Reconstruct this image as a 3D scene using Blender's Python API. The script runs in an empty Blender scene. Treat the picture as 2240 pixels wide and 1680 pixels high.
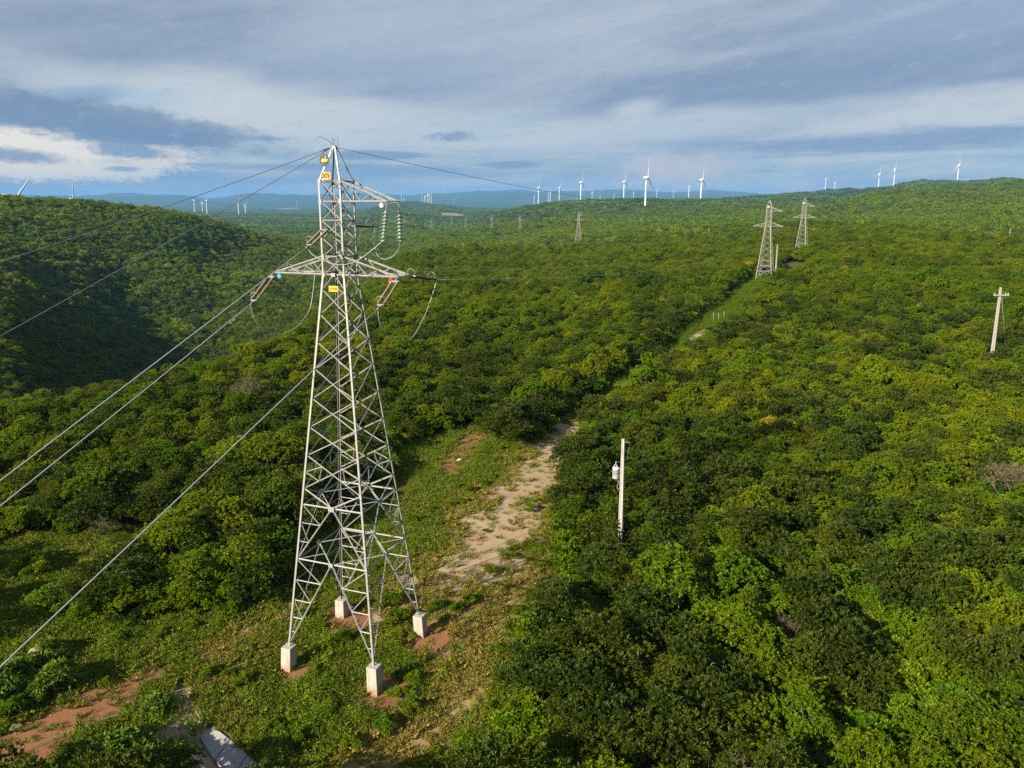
import bpy, bmesh, math, random
import numpy as np
from mathutils import Vector, Matrix, Euler

random.seed(7)
rng = np.random.default_rng(7)
SC = bpy.context.scene
COL = SC.collection
R = math.radians

# ------------------------------------------------------------------ camera
CAM_H, FPX, PITCH, CY = 24.2, 1647.2, 0.2, 776.3          # pixels of the 2240 x 1680 photograph
cam_d = bpy.data.cameras.new('camera')
cam = bpy.data.objects.new('camera', cam_d)
COL.objects.link(cam)
cam_d.sensor_fit = 'HORIZONTAL'
cam_d.sensor_width = 36.0
cam_d.lens = FPX / 2240 * 36
cam_d.shift_y = -(840 - CY) / 2240
cam_d.clip_start = 0.5
cam_d.clip_end = 120000
cam.location = (0, 0, CAM_H)
cam.rotation_euler = (math.pi / 2 - PITCH, 0, 0)
SC.camera = cam

# ------------------------------------------------------------------ light
SUN_AZ, SUN_EL = R(-133), R(25)                            # azimuth clockwise from +Y
SUN_DIR = Vector((math.sin(SUN_AZ) * math.cos(SUN_EL), math.cos(SUN_AZ) * math.cos(SUN_EL), math.sin(SUN_EL)))
sun_d = bpy.data.lights.new('sun', 'SUN')
sun_d.energy = 5.0
sun_d.angle = R(0.6)
sun_d.color = (1.0, 0.86, 0.66)
sun = bpy.data.objects.new('sun', sun_d)
sun.rotation_euler = SUN_DIR.to_track_quat('Z', 'Y').to_euler()
COL.objects.link(sun)
SC.view_settings.view_transform = 'Standard'
SC.view_settings.look = 'None'
SC.view_settings.exposure = EXPOSURE = 1.4
SC.view_settings.gamma = 1.0
SC.view_settings.use_curve_mapping = False
SC.render.engine = 'CYCLES'
cy_ = SC.cycles
cy_.max_bounces = 6
cy_.diffuse_bounces = 3
cy_.glossy_bounces = 2
cy_.transmission_bounces = 4
cy_.transparent_max_bounces = 8
cy_.volume_bounces = 0
cy_.caustics_reflective = False
cy_.caustics_refractive = False
cy_.sample_clamp_indirect = 4.0
cy_.use_denoising = False
try:
    cy_.denoiser = 'OPENIMAGEDENOISE'
    cy_.denoising_input_passes = 'RGB_ALBEDO_NORMAL'
    cy_.denoising_prefilter = 'ACCURATE'
except Exception:
    pass


def lin(r, g, b):
    def f(c):
        c /= 255.0
        return c / 12.92 if c <= 0.04045 else ((c + 0.055) / 1.055) ** 2.4
    return (f(r), f(g), f(b), 1.0)


# ------------------------------------------------------------------ rays of the photograph
def ray(x, y):
    """World direction of a pixel of the photograph (unnormalised)."""
    dy = CY - y
    return np.array([x - 1120.0, FPX * math.cos(PITCH) + dy * math.sin(PITCH), dy * math.cos(PITCH) - FPX * math.sin(PITCH)])


def at_z(x, y, z=0.0):
    d = ray(x, y)
    t = (z - CAM_H) / d[2]
    return np.array([d[0] * t, d[1] * t, z])


def at_r(x, y, r):
    d = ray(x, y)
    t = r / math.hypot(d[0], d[1])
    return np.array([d[0] * t, d[1] * t, CAM_H + d[2] * t])


def project(p):
    """World points (n,3) -> photograph pixels (n,2), depth."""
    p = np.atleast_2d(p)
    z = p[:, 2] - CAM_H
    fw = p[:, 1] * math.cos(PITCH) - z * math.sin(PITCH)
    up = p[:, 1] * math.sin(PITCH) + z * math.cos(PITCH)
    f = np.where(np.abs(fw) < 1e-6, 1e-6, fw)
    return np.stack([1120 + FPX * p[:, 0] / f, CY - FPX * up / f], 1), fw


# ------------------------------------------------------------------ world: sky with clouds
def azel(x, y):
    d = ray(x, y)
    return math.degrees(math.atan2(d[0], d[1])), math.degrees(math.atan2(d[2], math.hypot(d[0], d[1])))


W = bpy.data.worlds.new('World')
SC.world = W
W.use_nodes = True
nt = W.node_tree
nt.nodes.clear()
WN, WL = nt.nodes, nt.links


def wmath(op, a, b=None, c=None, clamp=False):
    n = WN.new('ShaderNodeMath')
    n.operation = op
    n.use_clamp = clamp
    for i, v in enumerate((a, b, c)):
        if v is None:
            continue
        if isinstance(v, (int, float)):
            n.inputs[i].default_value = v
        else:
            WL.new(v, n.inputs[i])
    return n.outputs[0]


def wmix(f, a, b):
    n = WN.new('ShaderNodeMix')
    n.data_type = 'RGBA'
    for s, v in ((n.inputs[0], f), (n.inputs[6], a), (n.inputs[7], b)):
        if isinstance(v, (int, float)):
            s.default_value = v
        elif isinstance(v, tuple):
            s.default_value = v
        else:
            WL.new(v, s)
    return n.outputs[2]


tc = WN.new('ShaderNodeTexCoord')
sx = WN.new('ShaderNodeSeparateXYZ')
WL.new(tc.outputs['Generated'], sx.inputs[0])
AZ = wmath('MULTIPLY', wmath('ARCTAN2', sx.outputs[0], sx.outputs[1]), 180 / math.pi)
EL = wmath('MULTIPLY', wmath('ARCSINE', sx.outputs[2]), 180 / math.pi)


def wnoise(ax, ex, scale, detail, rough, off=0.0, tilt=0.0, lac=2.0):
    cb = WN.new('ShaderNodeCombineXYZ')
    e = wmath('SUBTRACT', EL, wmath('MULTIPLY', AZ, tilt)) if tilt else EL
    WL.new(wmath('MULTIPLY', AZ, ax), cb.inputs[0])
    WL.new(wmath('MULTIPLY', e, ex), cb.inputs[1])
    cb.inputs[2].default_value = off
    n = WN.new('ShaderNodeTexNoise')
    n.inputs['Scale'].default_value = scale
    n.inputs['Detail'].default_value = detail
    n.inputs['Roughness'].default_value = rough
    WL.new(cb.outputs[0], n.inputs['Vector'])
    return n.outputs['Fac']


def wramp(f, stops, interp='EASE'):
    n = WN.new('ShaderNodeValToRGB')
    n.color_ramp.interpolation = interp
    cr = n.color_ramp
    while len(cr.elements) < len(stops):
        cr.elements.new(0.5)
    for e, (p, c) in zip(cr.elements, stops):
        e.position = p
        e.color = c
    WL.new(f, n.inputs[0])
    return n.outputs[0]


def smooth(v, lo, hi):
    n = WN.new('ShaderNodeMapRange')
    n.interpolation_type = 'SMOOTHSTEP'
    n.inputs[1].default_value = lo
    n.inputs[2].default_value = hi
    WL.new(v, n.inputs[0])
    return n.outputs[0]


wisp = wnoise(0.10, 0.42, 1.0, 6, 0.55, 1.3, 0.10)
streak = wnoise(0.045, 0.50, 1.0, 7, 0.6, 8.1, 0.16)
puff = wnoise(0.55, 1.1, 1.0, 7, 0.62, 4.4)
puff2 = wnoise(1.6, 3.4, 1.0, 6, 0.65, 2.2)
thin = wnoise(0.13, 1.5, 1.0, 5, 0.55, 12.0, 0.02)

sky_t = WN.new('ShaderNodeTexSky')
sky_t.sky_type = 'NISHITA'
sky_t.sun_disc = False
sky_t.sun_elevation = SUN_EL
sky_t.sun_rotation = SUN_AZ
sky_t.altitude = 500
SKY_K = 0.1
# the cloud colours below are display radiances; the Background strength SKY_K is divided out again
EN = wmath('DIVIDE', EL, 90.0, clamp=True)
base = wramp(EN, [(0.0, lin(172, 186, 198)), (0.022, lin(150, 180, 202)), (0.05, lin(148, 180, 202)),
                  (0.075, lin(158, 184, 206)), (0.11, lin(140, 166, 198)), (0.16, lin(140, 164, 194)), (0.4, lin(126, 152, 186)), (1.0, lin(112, 140, 178))])
sk = WN.new('ShaderNodeVectorMath')
sk.operation = 'SCALE'
sk.inputs['Scale'].default_value = SKY_K
WL.new(sky_t.outputs[0], sk.inputs[0])
col = wmix(0.80, sk.outputs[0], base)
# the high grey-blue layer, soft streaks rising to one side
hi = smooth(EL, 4.5, 8.0)
st = smooth(streak, 0.36, 0.66)
tex = wnoise(0.22, 0.75, 1.0, 8, 0.66, 21.0, 0.13)
st = wmath('ADD', wmath('MULTIPLY', st, 0.7), wmath('MULTIPLY', smooth(tex, 0.33, 0.67), 0.4), clamp=True)
col = wmix(wmath('MULTIPLY', hi, 0.8), col, wmix(st, lin(124, 147, 178), lin(182, 193, 206)))
# pale bands nearer the horizon
lo_band = wmath('MULTIPLY', smooth(thin, 0.47, 0.66), wmath('SUBTRACT', 1.0, smooth(EL, 5.5, 8.5)))
col = wmix(wmath('MULTIPLY', lo_band, 0.6), col, lin(204, 209, 210))
lo_dark = wmath('MULTIPLY', smooth(thin, 0.45, 0.30), wmath('SUBTRACT', 1.0, smooth(EL, 4.0, 6.5)))
col = wmix(wmath('MULTIPLY', lo_dark, 0.42), col, lin(114, 146, 180))


def blob(px, py, hw, hh, color, k=1.0, soft=0.5, amp=0.8, rot=0.0, nz=None):
    """A cloud seen about a point of the sky, given as pixel centre and half sizes; its edge is broken by noise."""
    global col
    a0, e0 = azel(px, py)
    sa, se = hw * 0.0348 * 0.93, hh * 0.0348
    da = wmath('SUBTRACT', AZ, a0)
    de = wmath('SUBTRACT', EL, e0)
    if rot:
        c, s = math.cos(R(rot)), math.sin(R(rot))
        da, de = wmath('ADD', wmath('MULTIPLY', da, c), wmath('MULTIPLY', de, s)), wmath('SUBTRACT', wmath('MULTIPLY', de, c), wmath('MULTIPLY', da, s))
    da = wmath('DIVIDE', da, sa)
    de = wmath('DIVIDE', de, se)
    d = wmath('SQRT', wmath('ADD', wmath('MULTIPLY', da, da), wmath('MULTIPLY', de, de)))
    d = wmath('ADD', d, wmath('MULTIPLY', wmath('SUBTRACT', nz if nz is not None else wisp, 0.5), amp * 2.0))
    m = wmath('SUBTRACT', 1.0, smooth(d, 1.0 - soft, 1.0 + soft))
    col = wmix(wmath('MULTIPLY', m, k), col, color)


# broad light and shade of the high layer
blob(260, 110, 520, 110, lin(126, 149, 180), 0.6, 0.8, 0.9)
blob(1050, 50, 420, 110, lin(170, 188, 208), 0.65, 0.8, 0.8, 8)
blob(760, 60, 170, 60, lin(176, 194, 210), 0.4, 0.8, 0.9, 12)
blob(1300, 110, 260, 40, lin(186, 198, 212), 0.5, 0.8, 0.9, 12)
blob(1870, 190, 520, 85, lin(112, 142, 180), 0.7, 0.7, 0.9, 8)
blob(1500, 200, 300, 40, lin(118, 147, 182), 0.5, 0.7, 0.9, 4)
blob(2100, 30, 300, 60, lin(146, 170, 202), 0.6, 0.8, 0.7)
blob(900, 170, 360, 45, lin(138, 162, 194), 0.5, 0.8, 0.8)
# pale openings
blob(270, 205, 260, 45, lin(196, 208, 216), 0.75, 0.6, 0.9, -6)
blob(200, 205, 70, 14, lin(126, 168, 206), 0.8, 0.6, 0.5, 4)
blob(390, 220, 80, 26, lin(130, 178, 212), 0.8, 0.6, 0.6, 8)
blob(660, 260, 270, 52, lin(206, 213, 216), 0.85, 0.55, 0.8, -4)
blob(460, 175, 90, 22, lin(206, 213, 218), 0.5, 0.8, 0.8)
blob(960, 285, 260, 34, lin(188, 204, 214), 0.6, 0.7, 0.9, 3)
blob(1390, 240, 50, 16, lin(206, 216, 222), 0.7, 0.8, 0.7, 8)
blob(1330, 290, 360, 30, lin(196, 208, 216), 0.75, 0.6, 0.8, 5)
blob(1720, 250, 330, 16, lin(182, 198, 214), 0.6, 0.7, 0.8, 6)
blob(2080, 255, 330, 40, lin(202, 211, 216), 0.85, 0.5, 0.8, 7)
# dark shreds under them
blob(2020, 305, 330, 18, lin(118, 148, 188), 0.85, 0.5, 1.1, 2, thin)
blob(1800, 318, 120, 9, lin(124, 154, 190), 0.8, 0.5, 1.0, 2, thin)
blob(840, 340, 120, 8, lin(118, 146, 182), 0.85, 0.4, 0.8, 0, thin)
blob(700, 368, 300, 8, lin(112, 148, 188), 0.7, 0.6, 0.9, 0, thin)
blob(1110, 361, 70, 7, lin(118, 148, 184), 0.9, 0.4, 0.7, 1, thin)
blob(985, 300, 46, 8, lin(126, 154, 188), 0.8, 0.5, 1.7, 2, puff2)
blob(1010, 292, 24, 4, lin(128, 156, 190), 0.7, 0.5, 1.5, 2, puff2)
blob(560, 302, 60, 5, lin(122, 150, 186), 0.8, 0.5, 1.5, 0, puff2)
blob(800, 385, 400, 14, lin(116, 154, 192), 0.55, 0.7, 0.8, 0, thin)
blob(250, 400, 420, 22, lin(116, 150, 186), 0.65, 0.6, 0.7, 0, thin)
blob(900, 412, 500, 12, lin(150, 180, 204), 0.4, 0.7, 0.7, 0, thin)
# warm cumulus low at the sunward end, and the dark strip over it
blob(100, 338, 250, 46, lin(240, 228, 208), 1.0, 0.22, 0.5, 0, puff2)
blob(285, 355, 60, 34, lin(228, 222, 206), 0.95, 0.3, 0.5, 0, puff2)
blob(40, 312, 190, 28, lin(248, 238, 218), 0.95, 0.3, 0.4, 0, puff)
blob(230, 264, 290, 34, lin(118, 143, 173), 0.92, 0.38, 0.8, -7, puff)
blob(60, 244, 200, 26, lin(110, 140, 176), 0.9, 0.3, 0.5, -7, puff)
blob(290, 298, 150, 16, lin(104, 138, 176), 0.9, 0.35, 0.7, 0, puff)
blob(30, 340, 80, 11, lin(118, 144, 176), 0.85, 0.5, 0.8, -4, puff2)
blob(282, 330, 70, 13, lin(112, 146, 184), 0.9, 0.4, 0.8, -4, puff2)
blob(270, 370, 30, 5, lin(122, 150, 182), 0.8, 0.5, 0.6, 0, puff2)
# far cumulus behind the turbines
blob(1485, 370, 120, 30, lin(200, 197, 203), 0.85, 0.45, 0.8, 0, puff)
blob(1435, 378, 20, 18, lin(214, 202, 196), 0.45, 0.6, 0.5, 30, puff2)
blob(1840, 395, 70, 26, lin(150, 172, 204), 0.75, 0.5, 0.7, 0, puff)
blob(1740, 404, 40, 8, lin(200, 200, 208), 0.6, 0.5, 0.7, 0, puff)
blob(700, 412, 110, 9, lin(170, 188, 206), 0.6, 0.5, 0.8, 0, puff)
# fine grain of the cloud sheet over everything
grain = wnoise(0.5, 1.6, 1.0, 8, 0.7, 33.0, 0.08)
col = wmix(wmath('MULTIPLY', smooth(grain, 0.52, 0.78), 0.30), col, lin(206, 211, 214))
col = wmix(wmath('MULTIPLY', smooth(grain, 0.48, 0.25), 0.30), col, lin(112, 138, 172))
hsv = WN.new('ShaderNodeHueSaturation')
hsv.inputs['Saturation'].default_value = 0.86
WL.new(col, hsv.inputs['Color'])
col = hsv.outputs[0]
unk = WN.new('ShaderNodeVectorMath')
unk.operation = 'SCALE'
unk.inputs['Scale'].default_value = 1.0 / (SKY_K * 2 ** EXPOSURE)
WL.new(col, unk.inputs[0])
bg = WN.new('ShaderNodeBackground')
bg.inputs['Strength'].default_value = SKY_K
WL.new(unk.outputs[0], bg.inputs['Color'])
wo = WN.new('ShaderNodeOutputWorld')
WL.new(bg.outputs[0], wo.inputs['Surface'])
W.cycles.sampling_method = 'MANUAL'
W.cycles.sample_map_resolution = 512


# ------------------------------------------------------------------ materials
class Mat:
    def __init__(self, name):
        self.m = bpy.data.materials.new(name)
        self.m.use_nodes = True
        self.t = self.m.node_tree
        self.t.nodes.clear()
        self.N, self.L = self.t.nodes, self.t.links
        self.out = self.N.new('ShaderNodeOutputMaterial')

    def n(self, kind, **kw):
        n = self.N.new(kind)
        for k, v in kw.items():
            setattr(n, k, v)
        return n

    def put(self, sock, v):
        if isinstance(v, (int, float)):
            sock.default_value = v
        elif isinstance(v, tuple):
            sock.default_value = v if len(v) == 4 or sock.type == 'VECTOR' else (*v, 1)
        else:
            self.L.new(v, sock)

    def math(self, op, a, b=None, clamp=False):
        n = self.n('ShaderNodeMath', operation=op, use_clamp=clamp)
        self.put(n.inputs[0], a)
        if b is not None:
            self.put(n.inputs[1], b)
        return n.outputs[0]

    def mix(self, f, a, b, blend='MIX'):
        n = self.n('ShaderNodeMix', data_type='RGBA', blend_type=blend)
        self.put(n.inputs[0], f)
        self.put(n.inputs[6], a)
        self.put(n.inputs[7], b)
        return n.outputs[2]

    def noise(self, scale, detail=4, rough=0.55, vec=None):
        n = self.n('ShaderNodeTexNoise')
        n.inputs['Scale'].default_value = scale
        n.inputs['Detail'].default_value = detail
        n.inputs['Roughness'].default_value = rough
        if vec is not None:
            self.L.new(vec, n.inputs['Vector'])
        return n.outputs['Fac']

    def step(self, v, lo, hi):
        n = self.n('ShaderNodeMapRange', interpolation_type='SMOOTHSTEP')
        n.inputs[1].default_value = lo
        n.inputs[2].default_value = hi
        self.put(n.inputs[0], v)
        return n.outputs[0]

    def pos(self):
        return self.n('ShaderNodeNewGeometry').outputs['Position']

    def obj(self):
        return self.n('ShaderNodeTexCoord').outputs['Object']

    def attr(self, name, typ='GEOMETRY'):
        return self.n('ShaderNodeAttribute', attribute_name=name, attribute_type=typ)

    def bsdf(self, color, rough=0.6, metal=0.0, bump=None, bump_d=0.02, spec=0.5, **kw):
        b = self.n('ShaderNodeBsdfPrincipled')
        self.put(b.inputs['Base Color'], color)
        self.put(b.inputs['Roughness'], rough)
        self.put(b.inputs['Metallic'], metal)
        self.put(b.inputs['Specular IOR Level'], spec)
        for k, v in kw.items():
            self.put(b.inputs[k], v)
        if bump is not None:
            bn = self.n('ShaderNodeBump')
            bn.inputs['Distance'].default_value = bump_d
            bn.inputs['Strength'].default_value = 0.7
            self.L.new(bump, bn.inputs['Height'])
            self.L.new(bn.outputs[0], b.inputs['Normal'])
        self.L.new(b.outputs[0], self.out.inputs['Surface'])
        return b


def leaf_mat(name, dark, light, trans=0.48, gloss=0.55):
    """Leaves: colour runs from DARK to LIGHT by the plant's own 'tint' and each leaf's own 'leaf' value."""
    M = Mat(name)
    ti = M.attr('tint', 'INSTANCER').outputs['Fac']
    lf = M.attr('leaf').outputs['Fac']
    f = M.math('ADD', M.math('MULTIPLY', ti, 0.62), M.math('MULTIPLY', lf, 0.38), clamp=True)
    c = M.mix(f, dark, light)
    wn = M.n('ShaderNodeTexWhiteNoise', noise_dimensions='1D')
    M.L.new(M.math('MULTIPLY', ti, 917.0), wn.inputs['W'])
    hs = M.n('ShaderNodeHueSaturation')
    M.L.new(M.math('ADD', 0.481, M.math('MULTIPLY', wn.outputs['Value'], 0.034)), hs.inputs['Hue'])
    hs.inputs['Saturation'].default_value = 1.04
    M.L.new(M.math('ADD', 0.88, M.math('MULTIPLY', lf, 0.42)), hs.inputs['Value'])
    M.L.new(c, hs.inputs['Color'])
    b = M.n('ShaderNodeBsdfPrincipled')
    M.L.new(hs.outputs[0], b.inputs['Base Color'])
    b.inputs['Roughness'].default_value = gloss
    b.inputs['Specular IOR Level'].default_value = 0.3
    t = M.n('ShaderNodeBsdfTranslucent')
    M.L.new(M.mix(0.5, hs.outputs[0], (0.9, 1.0, 0.25, 1), 'MULTIPLY'), t.inputs['Color'])
    mx = M.n('ShaderNodeMixShader')
    mx.inputs[0].default_value = trans
    M.L.new(b.outputs[0], mx.inputs[1])
    M.L.new(t.outputs[0], mx.inputs[2])
    M.L.new(mx.outputs[0], M.out.inputs['Surface'])
    return M.m


def plain(name, color, rough=0.6, metal=0.0, var=0.12, scale=6.0, bump=0.0, **kw):
    M = Mat(name)
    n = M.noise(scale, 5, 0.6, M.obj())
    dark = tuple(c * (1 - var) for c in color[:3]) + (1,)
    lite = tuple(min(1, c * (1 + var)) for c in color[:3]) + (1,)
    M.bsdf(M.mix(n, dark, lite), rough, metal, bump=n if bump else None, bump_d=bump, **kw)
    return M.m


MT = {}
MT['bushy'] = leaf_mat('leaf_bushy', (0.064, 0.116, 0.005, 1), (0.225, 0.275, 0.010, 1))
MT['round'] = leaf_mat('leaf_round', (0.056, 0.124, 0.006, 1), (0.180, 0.258, 0.010, 1))
MT['dark'] = leaf_mat('leaf_dark', (0.046, 0.092, 0.007, 1), (0.110, 0.165, 0.010, 1))
MT['olive'] = leaf_mat('leaf_olive', (0.066, 0.094, 0.007, 1), (0.175, 0.205, 0.012, 1))
MT['yellow'] = leaf_mat('leaf_yellow', (0.150, 0.190, 0.010, 1), (0.460, 0.400, 0.030, 1))
MT['brown'] = leaf_mat('leaf_brown', (0.075, 0.080, 0.026, 1), (0.125, 0.120, 0.036, 1), 0.25)
MT['castor'] = leaf_mat('leaf_castor', (0.060, 0.112, 0.010, 1), (0.130, 0.190, 0.018, 1), 0.35, 0.65)
MT['weed'] = leaf_mat('leaf_weed', (0.062, 0.140, 0.006, 1), (0.190, 0.265, 0.012, 1))
MT['grass'] = leaf_mat('leaf_grass', (0.085, 0.165, 0.007, 1), (0.340, 0.275, 0.070, 1), 0.35)
MT['shrub'] = leaf_mat('leaf_shrub', (0.026, 0.050, 0.005, 1), (0.080, 0.108, 0.010, 1))
MT['bark'] = plain('bark', (0.085, 0.066, 0.048), 0.9, 0, 0.35, 8, 0.02)
MT['twig'] = plain('twig', (0.150, 0.115, 0.085), 0.9, 0, 0.25, 8)


def steel_mat():
    M = Mat('galvanised_steel')
    p = M.obj()
    n1 = M.noise(1.7, 5, 0.6, p)
    n2 = M.noise(14, 4, 0.7, p)
    c = M.mix(n1, (0.18, 0.188, 0.192, 1), (0.32, 0.32, 0.315, 1))
    c = M.mix(M.math('MULTIPLY', M.step(n2, 0.58, 0.8), 0.5), c, (0.20, 0.185, 0.165, 1))
    M.bsdf(c, 0.52, 0.2)
    return M.m


MT['steel'] = steel_mat()


def concrete_mat(name, a, b, stain, splash=None):
    M = Mat(name)
    p = M.obj()
    n1 = M.noise(2.2, 6, 0.65, p)
    n2 = M.noise(22, 5, 0.7, p)
    mp = M.n('ShaderNodeMapping')
    mp.inputs['Scale'].default_value = (9, 9, 0.8)
    M.L.new(p, mp.inputs[0])
    n3 = M.noise(1.0, 5, 0.7, mp.outputs[0])
    c = M.mix(n1, a, b)
    c = M.mix(M.math('MULTIPLY', M.step(n3, 0.5, 0.72), 0.75), c, stain)
    c = M.mix(M.math('MULTIPLY', n2, 0.3), c, (0.2, 0.19, 0.17, 1))
    if splash is not None:      # soil thrown up by rain, as high as SPLASH over the ground
        sp = M.n('ShaderNodeSeparateXYZ')
        M.L.new(p, sp.inputs[0])
        hh = M.math('ADD', sp.outputs[2], M.math('MULTIPLY', M.math('SUBTRACT', n1, 0.5), 1.1))
        c = M.mix(M.math('MULTIPLY', M.step(hh, splash, splash - 0.55), 0.8), c, (0.24, 0.135, 0.07, 1))
    M.bsdf(c, 0.88, 0, bump=n2, bump_d=0.012, spec=0.2)
    return M.m


MT['concrete'] = concrete_mat('concrete', (0.27, 0.258, 0.235, 1), (0.40, 0.388, 0.35, 1), (0.175, 0.145, 0.10, 1), 0.55)
MT['pole'] = concrete_mat('pole_concrete', (0.30, 0.29, 0.27, 1), (0.34, 0.33, 0.31, 1), (0.275, 0.265, 0.24, 1))
MT['slab'] = concrete_mat('slab_concrete', (0.19, 0.20, 0.21, 1), (0.27, 0.28, 0.29, 1), (0.16, 0.15, 0.13, 1))
MT['turbine'] = plain('turbine_white', (0.52, 0.52, 0.51), 0.4, 0, 0.04, 0.2)
MT['yellow_sign'] = plain('sign_yellow', (0.46, 0.30, 0.012), 0.45, 0, 0.10, 9)
MT['yellow_pale'] = plain('sign_pale_yellow', (0.46, 0.36, 0.09), 0.45, 0, 0.08, 9)
MT['black'] = plain('sign_black', (0.022, 0.022, 0.024), 0.4, 0, 0.2, 9)
MT['white'] = plain('disc_white', (0.50, 0.50, 0.49), 0.4, 0, 0.05, 9)
MT['blue'] = plain('disc_blue', (0.02, 0.26, 0.52), 0.4, 0, 0.08, 9)
MT['red'] = plain('disc_red', (0.45, 0.012, 0.03), 0.4, 0, 0.08, 9)
MT['polymer'] = plain('insulator_polymer', (0.115, 0.085, 0.072), 0.55, 0, 0.2, 20)
MT['porcelain'] = plain('bushing_grey', (0.36, 0.38, 0.40), 0.3, 0, 0.1, 20)
MT['wire'] = plain('aluminium_wire', (0.36, 0.375, 0.38), 0.5, 0.3, 0.1, 3)
MT['dark_wire'] = plain('steel_wire', (0.16, 0.165, 0.17), 0.6, 0.4, 0.1, 3)
MT['cable'] = plain('ground_cable', (0.20, 0.19, 0.18), 0.7, 0, 0.2, 3)
MT['tank'] = plain('tank_grey', (0.47, 0.50, 0.53), 0.45, 0.1, 0.12, 7)
MT['rock'] = plain('boulder', (0.36, 0.27, 0.20), 0.9, 0, 0.35, 3, 0.05)
MT['pale_rock'] = plain('pale_stone', (0.62, 0.58, 0.52), 0.85, 0, 0.2, 5, 0.03)
MT['wood'] = plain('grey_wood', (0.20, 0.175, 0.145), 0.85, 0, 0.2, 6)


def glass_mat():
    M = Mat('insulator_glass')
    b = M.bsdf((0.27, 0.37, 0.33, 1), 0.15, 0, spec=0.6)
    b.inputs['Transmission Weight'].default_value = 0.25
    b.inputs['IOR'].default_value = 1.5
    return M.m


MT['glass'] = glass_mat()


# ------------------------------------------------------------------ mesh helpers
class MB:
    """Collects boxes, bars, tubes and lathes into one mesh."""

    def __init__(self):
        self.v, self.f, self.s = [], [], []

    def add(self, v, f, smooth=False):
        o = len(self.v)
        self.v += [tuple(map(float, p)) for p in v]
        self.f += [tuple(i + o for i in q) for q in f]
        self.s += [smooth] * len(f)
        return self

    def box(self, c, s, rot=None):
        v = [Vector((sx_ * s[0] / 2, sy_ * s[1] / 2, sz_ * s[2] / 2)) for sx_ in (-1, 1) for sy_ in (-1, 1) for sz_ in (-1, 1)]
        if rot is not None:
            v = [rot @ p for p in v]
        c = Vector(c)
        return self.add([p + c for p in v], [(0, 1, 3, 2), (4, 6, 7, 5), (0, 4, 5, 1), (2, 3, 7, 6), (0, 2, 6, 4), (1, 5, 7, 3)])

    def angle(self, a, b, w, t=None, inward=None):
        """An L-section steel bar from a to b; its corner faces away from INWARD."""
        a, b = Vector(a), Vector(b)
        w *= 0.9
        t = t or max(w * 0.14, 0.008)
        d = (b - a).normalized()
        inn = Vector(inward) if inward is not None else Vector((0.3, 0.7, 0.2))
        inn = inn - d * inn.dot(d)
        if inn.length < 1e-4:
            inn = d.orthogonal()
        inn.normalize()
        s = d.cross(inn).normalized()
        e1 = (inn + s).normalized()
        e2 = (inn - s).normalized()
        pr = [(0, 0), (w, 0), (w, t), (t, t), (t, w), (0, w)]
        vs = []
        for p in (a, b):
            for x, y in pr:
                vs.append(p + e1 * (x - w * 0.3) + e2 * (y - w * 0.3))
        fs = [(i, (i + 1) % 6, (i + 1) % 6 + 6, i + 6) for i in range(6)]
        fs += [(0, 3, 2, 1), (0, 5, 4, 3), (6, 7, 8, 9), (6, 9, 10, 11)]
        return self.add(vs, fs)

    def tube(self, pts, rad, n=8, caps=True, smooth=True):
        pts = [Vector(p) for p in pts]
        rad = rad if isinstance(rad, (list, tuple)) else [rad] * len(pts)
        vs, fs = [], []
        ref = None
        for i, p in enumerate(pts):
            d = (pts[min(i + 1, len(pts) - 1)] - pts[max(i - 1, 0)]).normalized()
            if ref is None:
                ref = d.orthogonal().normalized()
            ref = (ref - d * ref.dot(d))
            ref = ref.normalized() if ref.length > 1e-6 else d.orthogonal().normalized()
            s = d.cross(ref)
            for k in range(n):
                a = 2 * math.pi * k / n
                vs.append(p + (ref * math.cos(a) + s * math.sin(a)) * rad[i])
        for i in range(len(pts) - 1):
            for k in range(n):
                fs.append((i * n + k, i * n + (k + 1) % n, (i + 1) * n + (k + 1) % n, (i + 1) * n + k))
        if caps:
            fs.append(tuple(range(n - 1, -1, -1)))
            fs.append(tuple((len(pts) - 1) * n + k for k in range(n)))
        return self.add(vs, fs, smooth)

    def lathe(self, prof, n=16, origin=(0, 0, 0), M=None):
        vs, fs = [], []
        o = Vector(origin)
        for r_, z in prof:
            for k in range(n):
                a = 2 * math.pi * k / n
                p = Vector((r_ * math.cos(a), r_ * math.sin(a), z))
                vs.append((M @ p if M is not None else p) + o)
        for i in range(len(prof) - 1):
            for k in range(n):
                fs.append((i * n + k, i * n + (k + 1) % n, (i + 1) * n + (k + 1) % n, (i + 1) * n + k))
        return self.add(vs, fs, True)

    def mesh(self, name, mat):
        me = bpy.data.meshes.new(name)
        me.from_pydata(self.v, [], self.f)
        me.polygons.foreach_set('use_smooth', self.s)
        if mat is not None:
            me.materials.append(mat)
        me.update()
        return me

    def build(self, name, mat, parent=None, loc=None, link=True):
        o = bpy.data.objects.new(name, self.mesh(name, mat))
        if link:
            COL.objects.link(o)
        if parent is not None:
            o.parent = parent
        if loc is not None:
            o.location = loc
        return o


def tag(o, label=None, cat=None, group=None, kind=None):
    for k, v in (('label', label), ('category', cat), ('group', group), ('kind', kind)):
        if v:
            o[k] = v
    return o


def thing(name, label, cat, loc=(0, 0, 0), rz=0.0, group=None):
    o = bpy.data.objects.new(name, None)
    COL.objects.link(o)
    o.location = loc
    o.rotation_euler = (0, 0, rz)
    o.empty_display_size = 0.5
    return tag(o, label, cat, group)


def link_mesh(name, me, parent=None, loc=(0, 0, 0)):
    o = bpy.data.objects.new(name, me)
    COL.objects.link(o)
    o.parent = parent
    o.location = loc
    return o


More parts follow.
